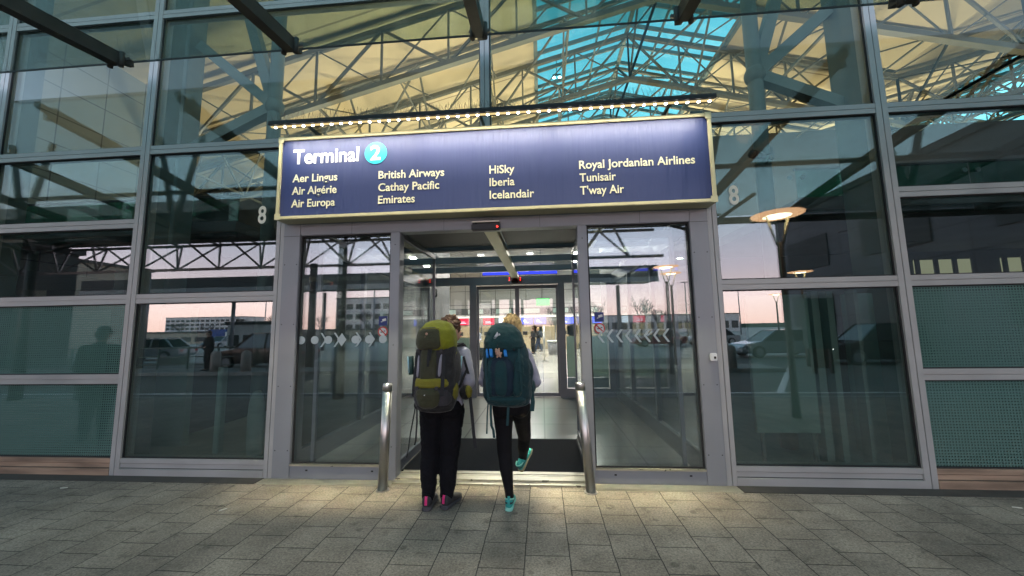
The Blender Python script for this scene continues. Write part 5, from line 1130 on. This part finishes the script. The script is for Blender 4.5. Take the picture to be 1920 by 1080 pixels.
# ================================================================== BACKPACKS
def sp_at(spec, z):
    z = max(spec[0][0], min(spec[-1][0], z))
    for i in range(len(spec) - 1):
        if spec[i][0] <= z <= spec[i + 1][0]:
            t_ = (z - spec[i][0]) / max(1e-6, spec[i + 1][0] - spec[i][0]); t_ = t_ * t_ * (3 - 2 * t_) * 0.5 + t_ * 0.5
            return [a * (1 - t_) + b_ * t_ for a, b_ in zip(spec[i], spec[i + 1])]
def soft(spec, ex=2.7, n=64, dz=0.012):
    rs = []; z = spec[0][0]; zs = []
    while z < spec[-1][0]: zs.append(z); z += dz
    zs.append(spec[-1][0])
    for z in zs:
        _, cx, cy_, hw_, hd = sp_at(spec, z); ring = []
        for k in range(n):
            a = 2 * math.pi * k / n; c_, d_ = math.cos(a), math.sin(a)
            ring.append(V(cx + hw_ * math.copysign(abs(c_) ** (2 / ex), c_), cy_ + hd * math.copysign(abs(d_) ** (2 / ex), d_), z))
        rs.append(ring)
    return MB().rings(rs)
def back_y(spec, x, z, ex=2.7):
    _, cx, cy_, hw_, hd = sp_at(spec, z); u_ = min(0.985, abs(x - cx) / hw_)
    return cy_ - hd * (1 - u_ ** ex) ** (1 / ex)
def patch(spec, xc, zc, hx, hz, th=0.012, puff=0.012, rr=5.0, nu=22, skew=0.0, taper=0.0):
    """a padded panel lying on the back face of a pack"""
    mb = MB(); fr = []; bk = []
    for j in range(nu + 1):
        for i in range(nu + 1):
            u_ = -1 + 2 * i / nu; v_ = -1 + 2 * j / nu
            m_ = max(abs(u_), abs(v_)); l_ = (abs(u_) ** rr + abs(v_) ** rr) ** (1 / rr)
            k = m_ / l_ if l_ > 1e-6 else 1
            uu, vv = u_ * k, v_ * k
            x = xc + hx * uu * (1 + taper * vv) + skew * vv; z = zc + hz * vv
            y = back_y(spec, x, z); edge = 1 - max(abs(u_), abs(v_)) ** 4
            fr.append(V(x, y - th * (1 if edge > 0.02 else 0.35) - puff * edge, z)); bk.append(V(x, y + 0.012, z))
    N = nu + 1; fs = []
    for j in range(nu):
        for i in range(nu):
            q_ = (j * N + i, j * N + i + 1, (j + 1) * N + i + 1, (j + 1) * N + i); fs.append(q_); fs.append(tuple(k + N * N for k in reversed(q_)))
    ed = [i for i in range(nu)] + [nu + N * j for j in range(nu)] + [N * nu + i for i in range(nu, 0, -1)] + [N * j for j in range(nu, 0, -1)]
    for a, c_ in zip(ed, ed[1:] + ed[:1]): fs.append((a, a + N * N, c_ + N * N, c_))
    return mb.add(fr + bk, fs, True)
def strap(mb, spec, pts, hw_, th=0.004, off=0.016):
    mb.ribbon([(x, back_y(spec, x, z) - off, z) for x, z in pts], (hw_, 0, 0), th); return mb

k1 = thing('backpack', 'olive, grey and black trekking backpack with a lime green hood', 'backpack', (-0.955, -0.87, 0.9))
S1 = [(0.895, -0.9490, -0.8250, 0.0954, 0.0700), (0.920, -0.9490, -0.8400, 0.1484, 0.1150), (0.980, -0.9490, -0.8600, 0.1749, 0.1450), (1.080, -0.9470, -0.8700, 0.1823, 0.1550), (1.180, -0.9440, -0.8700, 0.1781, 0.1500), (1.320, -0.9390, -0.8650, 0.1696, 0.1450), (1.440, -0.9340, -0.8600, 0.1643, 0.1400), (1.500, -0.9290, -0.8550, 0.1484, 0.1250)]
soft(S1).build('pack_body', 'pk_dark', k1, wrinkle=0.007, wscale=14)
H1 = [(1.435, -0.938, -0.862, 0.150, 0.140), (1.455, -0.938, -0.865, 0.166, 0.158), (1.52, -0.936, -0.868, 0.168, 0.162), (1.60, -0.932, -0.862, 0.155, 0.150), (1.655, -0.930, -0.855, 0.118, 0.115), (1.685, -0.928, -0.852, 0.07, 0.07), (1.694, -0.928, -0.85, 0.02, 0.02)]
soft(H1).build('hood', 'pk_lime', k1, wrinkle=0.008, wscale=16, seed=3)
o = patch(H1, -0.990, 1.540, 0.120, 0.098, 0.006, 0.008, 4.0, taper=-0.12).build('hood_pocket', 'pk_olive', k1, wrinkle=0.003, wscale=18)
b = MB(); zz = 1.575; yy = back_y(H1, -0.985, zz) - 0.019; b.ell((-0.985, yy, zz), (0.011, 0.003, 0.012), None, 12, 6); b.bar((-1.0, yy, 1.548), (-0.968, yy, 1.551), 0.003, 0.007); b.build('emblem', 'toy', o)
b = MB(); b.ribbon([(x, back_y(H1, x, 1.622) - 0.014, 1.622 + 0.006 * math.sin(9 * x)) for x in (-1.05, -1.0, -0.96, -0.92, -0.88)], (0, 0, 0.006), 0.006); b.build('hood_zip', 'pk_mustard', k1)
MB().ell((-0.838, -0.84, 1.405), (0.074, 0.100, 0.125)).build('collar', 'pk_lime', k1, wrinkle=0.010, wscale=22)
MB().ell((-0.800, -0.815, 1.27), (0.065, 0.105, 0.185)).build('side_panel', 'pk_grey', k1, wrinkle=0.006, wscale=18)
patch(S1, -0.975, 1.31, 0.075, 0.135, 0.006, 0.014).build('front_panel', 'pk_olive', k1, wrinkle=0.004, wscale=16)
b = patch(S1, -1.075, 1.30, 0.016, 0.095, 0.006, 0.006, 3); b.build('side_stripe', 'pk_lav', k1)
b = patch(S1, -0.868, 1.31, 0.017, 0.095, 0.006, 0.006, 3, skew=0.01); b.build('side_stripe', 'pk_lav', k1)
patch(S1, -0.962, 1.160, 0.158, 0.040, 0.008, 0.012, 4).build('mustard_band', 'pk_mustard', k1, wrinkle=0.004, wscale=18)
patch(S1, -0.972, 1.035, 0.108, 0.090, 0.016, 0.030, 2.6, taper=0.16).build('lower_pocket', 'pk_olive', k1, wrinkle=0.006, wscale=15)
patch(S1, -0.955, 1.04, 0.172, 0.085, 0.006, 0.014, 3.0).build('lower_flank', 'pk_flank', k1, wrinkle=0.004, wscale=15)
b = MB(); zz = 1.07; yy = back_y(S1, -0.965, zz) - 0.046; b.bar((-0.99, yy, zz), (-0.945, yy, zz + 0.003), 0.003, 0.008); b.build('lower_mark', 'logo_white', k1)
MB().ell((-0.800, -0.87, 1.085), (0.055, 0.090, 0.10)).build('side_pocket', 'pk_mustard', k1, wrinkle=0.006, wscale=18)
MB().ell((-1.10, -0.87, 1.10), (0.030, 0.075, 0.085)).build('side_pocket', 'pk_mustard', k1, wrinkle=0.005, wscale=18)
patch(S1, -0.950, 0.940, 0.155, 0.045, 0.010, 0.014, 3).build('base_panel', 'pk_black', k1, wrinkle=0.004)
_b = MB(); strap(_b, S1, [(-0.965, 1.445), (-0.968, 1.40), (-0.97, 1.35), (-0.97, 1.30)], 0.009, 0.005, 0.026); _b.build('compression_strap', 'webbing', k1)
_b = MB(); strap(_b, S1, [(-0.945, 1.445), (-0.948, 1.40), (-0.955, 1.35)], 0.006, 0.005, 0.030); _b.build('compression_strap', 'webbing', k1)
_b = MB(); strap(_b, S1, [(-0.835, 1.40), (-0.838, 1.30), (-0.842, 1.15), (-0.845, 1.06)], 0.015, 0.006, 0.034); _b.build('compression_strap', 'webbing', k1)
_b = MB(); strap(_b, S1, [(-1.085, 1.42), (-1.095, 1.30), (-1.10, 1.18), (-1.105, 1.06)], 0.015, 0.006, 0.022); _b.build('compression_strap', 'webbing', k1)
_b = MB(); strap(_b, S1, [(-1.08, 1.13), (-1.02, 1.12), (-0.93, 1.125), (-0.86, 1.13)], 0.007, 0.004, 0.045); _b.build('compression_strap', 'webbing', k1)
b = MB()
for x in (-1.06, -0.885): yy = back_y(S1, x, 1.125) - 0.05; b.box(x - 0.016, x + 0.016, yy - 0.006, yy + 0.006, 1.11, 1.14)
for x in (-1.075, -0.86): yy = back_y(S1, x, 1.43) - 0.025; b.box(x - 0.014, x + 0.014, yy - 0.006, yy + 0.006, 1.415, 1.445)
b.build('buckle', 'black_plastic', k1, bevel=0.003)
_b = MB(); _b.ribbon([(-0.80, -0.76, 1.46), (-0.775, -0.66, 1.475), (-0.77, -0.55, 1.45), (-0.76, -0.49, 1.36), (-0.765, -0.50, 1.24), (-0.80, -0.60, 1.10), (-0.82, -0.72, 1.05)], (0.028, 0, 0), 0.018); _b.build('shoulder_strap', 'webbing', k1)
_b = MB(); _b.ribbon([(-1.08, -0.76, 1.46), (-1.10, -0.66, 1.475), (-1.105, -0.55, 1.45), (-1.11, -0.48, 1.36), (-1.10, -0.50, 1.22), (-1.07, -0.62, 1.10)], (0.028, 0, 0), 0.018); _b.build('shoulder_strap', 'webbing', k1)
_b = MB(); _b.ribbon([(-0.745, -0.665, 1.36), (-0.72, -0.70, 1.30), (-0.70, -0.705, 1.24)], (0.012, 0, 0), 0.005); _b.build('shoulder_strap', 'webbing', k1)
_b = MB(); _b.ribbon([(-0.76, -0.73, 1.10), (-0.735, -0.715, 1.17), (-0.705, -0.69, 1.24), (-0.69, -0.70, 1.20)], (0.012, 0, 0), 0.005); _b.build('shoulder_strap', 'webbing', k1)
b = MB(); b.ell((-0.715, -0.70, 1.035), (0.055, 0.075, 0.066)); b.ell((-1.19, -0.66, 1.03), (0.03, 0.09, 0.05)); b.build('hip_belt', 'pk_black', k1, wrinkle=0.004)
MB().ell((-0.680, -0.735, 1.04), (0.030, 0.048, 0.052)).build('hip_pocket', 'pk_mustard', k1, wrinkle=0.012, wscale=20)
_b = MB(); _b.ribbon([(-0.665, -0.75, 1.0), (-0.645, -0.77, 0.85), (-0.63, -0.77, 0.68), (-0.615, -0.76, 0.56)], (0.014, 0, 0), 0.004); _b.build('loose_strap', 'webbing', k1)
_b = MB(); _b.ribbon([(-1.125, -0.86, 0.98), (-1.14, -0.88, 0.86), (-1.16, -0.90, 0.72), (-1.175, -0.90, 0.60), (-1.19, -0.90, 0.52)], (0.005, 0, 0), 0.004); _b.build('loose_strap', 'webbing', k1)
_b = MB(); _b.ribbon([(-1.12, -0.86, 0.96), (-1.11, -0.88, 0.82), (-1.115, -0.89, 0.66), (-1.125, -0.89, 0.62)], (0.007, 0, 0), 0.004); _b.build('loose_strap', 'webbing', k1)
_b = MB(); _b.ell((-1.125, -0.86, 0.95), (0.022, 0.02, 0.03)); _b.build('loose_strap', 'webbing', k1)
bt = tag(MB().tube([(-0.775, -0.80, 1.14), (-0.755, -0.80, 1.24), (-0.735, -0.78, 1.37)], [0.022, 0.018, 0.008], 12).build('water_tube', 'pale_blue', None, (-0.775, -0.80, 1.14)), 'pale blue tube down the right flank of the olive pack', 'tube')
b = MB().tube([(-1.16, -0.90, 1.22), (-1.17, -0.90, 1.38)], [0.022, 0.028], 14); tag(b.build('bottle', 'fence_green', None, (-1.16, -0.90, 1.22)), 'teal bottle tucked in the left side of the olive pack', 'bottle')
b = MB().tube([(-1.172, -0.924, 1.24), (-1.185, -0.926, 1.38)], 0.006, 8); b.build('bottle_strap', 'pale_blue', bpy.data.objects['bottle'])

for H_, k_, xs_, nm in ((H1, k1, ((-1.04, -1.0), (-0.86, -0.88)), 'pk_mustard'),):
    for xa, xb in xs_: MB().tube([(xa + (xb - xa) * t_ / 8, back_y(H_, xa + (xb - xa) * t_ / 8, 1.46 + 0.21 * t_ / 8) - 0.004, 1.46 + 0.21 * t_ / 8) for t_ in range(9)], 0.0035, 6).build('hood_seam', nm, k_)
k2 = thing('backpack', 'dark teal trekking backpack with a stretch pocket, on the blond person', 'backpack', (-0.315, -0.87, 0.95))
S2 = [(0.945, -0.3110, -0.8300, 0.1188, 0.0750), (0.965, -0.3110, -0.8450, 0.1782, 0.1200), (1.030, -0.3110, -0.8600, 0.2074, 0.1450), (1.120, -0.3110, -0.8700, 0.1998, 0.1580), (1.250, -0.3140, -0.8750, 0.2030, 0.1650), (1.380, -0.3240, -0.8700, 0.1966, 0.1580), (1.460, -0.3310, -0.8600, 0.1782, 0.1400), (1.500, -0.3340, -0.8550, 0.1512, 0.1200)]
soft(S2).build('pack_body', 'pk_teal', k2, wrinkle=0.009, wscale=13, seed=2)
H2 = [(1.425, -0.3320, -0.8650, 0.1500, 0.1344), (1.445, -0.3320, -0.8680, 0.1720, 0.1555), (1.500, -0.3360, -0.8700, 0.1720, 0.1584), (1.570, -0.3400, -0.8620, 0.1520, 0.1421), (1.615, -0.3440, -0.8560, 0.1200, 0.1104), (1.642, -0.3460, -0.8500, 0.0800, 0.0720), (1.652, -0.3470, -0.8500, 0.0200, 0.0192)]
ho = soft(H2).build('hood', 'pk_teal_lit', k2, wrinkle=0.011, wscale=12, seed=5)
for xa, xb in ((-0.45, -0.40), (-0.25, -0.295)): MB().tube([(xa + (xb - xa) * t_ / 8, back_y(H2, xa + (xb - xa) * t_ / 8, 1.44 + 0.19 * t_ / 8) - 0.004, 1.44 + 0.19 * t_ / 8) for t_ in range(9)], 0.0035, 6).build('hood_seam', 'pk_teal', k2)
MB().tube([(-0.51 + 0.34 * t_ / 12, back_y(H2, -0.51 + 0.34 * t_ / 12, 1.437) - 0.003, 1.437 - 0.012 * math.sin(math.pi * t_ / 12)) for t_ in range(13)], 0.006, 6).build('hood_hem', 'pk_teal', k2)
b = MB(); zz = 1.555; xx = -0.375; yy = back_y(H2, xx, zz) - 0.012
for pts in (((-0.030, -0.012), (-0.004, 0.030), (0.006, 0.012), (-0.004, -0.012)), ((0.0, -0.012), (0.009, 0.008), (0.014, 0.016), (0.032, -0.012))): b.poly([(xx + x, zz + z) for x, z in pts], yy - 0.004, yy)
b.build('emblem', 'logo_white', ho)
b = MB(); text_mb(b, 'GREGORY', xx - 0.034, zz - 0.026, 0.009, 0.07, yy - 0.005, 0.01, 0.001); b.build('emblem_lettering', 'logo_white', ho)
patch(S2, -0.350, 1.205, 0.112, 0.165, 0.006, 0.020, 3.4, taper=-0.04).build('stretch_pocket', 'pk_navy', k2, wrinkle=0.003, wscale=14)
patch(S2, -0.350, 1.20, 0.055, 0.15, 0.03, 0.004, 3.4).build('pocket_stripe', 'pk_tealhi', k2)
patch(S2, -0.318, 1.005, 0.165, 0.042, 0.008, 0.018, 3).build('lower_pocket', 'pk_tealhi', k2, wrinkle=0.007, wscale=18)
b = patch(S2, -0.445, 1.20, 0.030, 0.15, 0.008, 0.012, 3, skew=0.008); b.build('front_gusset', 'pk_tealhi', k2, wrinkle=0.005, wscale=20)
b = patch(S2, -0.205, 1.22, 0.040, 0.17, 0.010, 0.018, 3, skew=0.012); b.build('front_gusset', 'pk_tealhi', k2, wrinkle=0.008, wscale=20)
b = MB()
for xc, w_ in ((-0.435, 0.040), (-0.29, 0.052)):
    pts = [(xc + w_ * math.cos(math.pi * k / 8), 1.425 + 0.030 * math.sin(math.pi * k / 8)) for k in range(9)]
    b.tube([(x, back_y(S2, x, z) - 0.016, z) for x, z in pts], 0.006, 6)
b.build('pocket_trim', 'webbing', k2)
b = patch(S2, -0.435, 1.442, 0.034, 0.016, 0.004, 0.004, 2.5); b.build('pocket_opening', 'pk_black', k2)
b = patch(S2, -0.29, 1.442, 0.045, 0.016, 0.004, 0.004, 2.5); b.build('pocket_opening', 'pk_black', k2)
for xc, zc, hz, hx in ((-0.470, 1.405, 0.042, 0.011), (-0.433, 1.412, 0.040, 0.016), (-0.312, 1.405, 0.030, 0.014)):
    patch(S2, xc, zc, hx, hz, 0.030, 0.003, 6, 8, skew=-0.006).build('blue_tab', 'blue_tab', k2)
ty = back_y(S2, -0.38, 1.41) - 0.045
tg = thing('plush_charm', 'small pink plush charm dangling from the teal pack', 'charm', (-0.38, ty, 1.46))
b = MB(); b.ell((-0.372, ty, 1.422), (0.021, 0.017, 0.020)); b.ell((-0.362, ty, 1.398), (0.020, 0.017, 0.020))
for dx, dz in ((-0.386, 1.438), (-0.362, 1.440), (-0.376, 1.378), (-0.350, 1.380), (-0.383, 1.403), (-0.342, 1.408)): b.ell((dx, ty, dz), (0.008, 0.009, 0.011), None, 8, 6)
b.build('charm_body', 'toy', tg, voxel=0.003); MB().tube([(-0.383, ty + 0.01, 1.448), (-0.375, ty + 0.02, 1.475)], 0.003, 6).build('loop', 'webbing', tg)
b = MB(); b.ell((-0.13, -0.76, 1.09), (0.06, 0.10, 0.07)); b.ell((-0.50, -0.75, 1.07), (0.045, 0.10, 0.065)); b.build('hip_belt', 'pk_tealhi', k2, wrinkle=0.008, wscale=18)
MB().ell((-0.135, -0.84, 1.21), (0.045, 0.085, 0.14)).build('side_pocket', 'pk_teal', k2, wrinkle=0.010, wscale=20)
MB().ell((-0.495, -0.85, 1.14), (0.03, 0.08, 0.10)).build('side_pocket', 'pk_teal', k2, wrinkle=0.008, wscale=20)
_b = MB(); strap(_b, S2, [(-0.20, 1.44), (-0.195, 1.36), (-0.185, 1.25), (-0.18, 1.10)], 0.008, 0.005, 0.034); _b.build('compression_strap', 'web_teal', k2)
_b = MB(); strap(_b, S2, [(-0.475, 1.42), (-0.48, 1.30), (-0.475, 1.15), (-0.46, 1.02)], 0.007, 0.005, 0.024); _b.build('compression_strap', 'web_teal', k2)
for z in (1.34, 1.27, 1.18): _b = MB(); strap(_b, S2, [(-0.21, z), (-0.18, z - 0.02), (-0.15, z - 0.05)], 0.006, 0.005, 0.04); _b.build('compression_strap', 'web_teal', k2)
_b = MB(); strap(_b, S2, [(-0.46, 1.045), (-0.40, 1.055), (-0.30, 1.055), (-0.20, 1.06)], 0.004, 0.004, 0.036); _b.build('compression_strap', 'web_teal', k2)
_b = MB(); _b.ribbon([(-0.21, -0.76, 1.43), (-0.19, -0.66, 1.455), (-0.185, -0.55, 1.44), (-0.17, -0.49, 1.34), (-0.165, -0.52, 1.22), (-0.17, -0.62, 1.12), (-0.18, -0.74, 1.06)], (0.028, 0, 0), 0.018); _b.build('shoulder_strap', 'webbing', k2)
_b = MB(); _b.ribbon([(-0.45, -0.76, 1.43), (-0.475, -0.66, 1.455), (-0.48, -0.55, 1.44), (-0.49, -0.49, 1.34), (-0.48, -0.53, 1.2), (-0.46, -0.66, 1.08)], (0.028, 0, 0), 0.018); _b.build('shoulder_strap', 'webbing', k2)
_b = MB(); _b.ribbon([(-0.455, -0.92, 0.99), (-0.45, -0.95, 0.90), (-0.445, -0.95, 0.80), (-0.43, -0.94, 0.76), (-0.425, -0.94, 0.70)], (0.010, 0, 0), 0.004); _b.build('loose_strap', 'web_teal', k2)
_b = MB(); _b.ribbon([(-0.30, -0.95, 0.97), (-0.305, -0.95, 0.88), (-0.312, -0.945, 0.80)], (0.010, 0, 0), 0.004); _b.build('loose_strap', 'web_teal', k2)
_b = MB(); _b.ribbon([(-0.105, -0.83, 1.06), (-0.095, -0.86, 0.98), (-0.105, -0.86, 0.90)], (0.018, 0, 0), 0.005); _b.build('loose_strap', 'web_teal', k2)
_b = MB(); _b.ribbon([(-0.49, -0.80, 1.0), (-0.50, -0.82, 0.85), (-0.505, -0.82, 0.70)], (0.006, 0, 0), 0.004); _b.build('loose_strap', 'web_teal', k2)
b = MB(); b.ell((-0.135, -0.94, 1.235), (0.016, 0.012, 0.035)); b.ell((-0.14, -0.95, 1.19), (0.014, 0.012, 0.022)); tag(b.build('trinket', 'toy', None, (-0.135, -0.94, 1.235)), 'small tan trinket hung on the right side of the teal pack', 'trinket')

# litter on the slabs
for i, (x, y, a, lab) in enumerate(((-2.95, -0.78, 0.9, 'white cigarette end on the slabs left of the door'), (4.05, -0.42, -0.3, 'thin white stick of litter by the right base sill'), (-5.1, -0.40, 0.3, 'white scrap at the foot of the left base sill'))):
    b = MB().tube([(x - 0.03 * math.cos(a), y - 0.03 * math.sin(a), 0.006), (x + 0.03 * math.cos(a), y + 0.03 * math.sin(a), 0.006)], 0.005, 8); tag(b.build('litter_scrap', 'litter', None, (x, y, 0)), lab, 'litter', 'litter on the pavement')
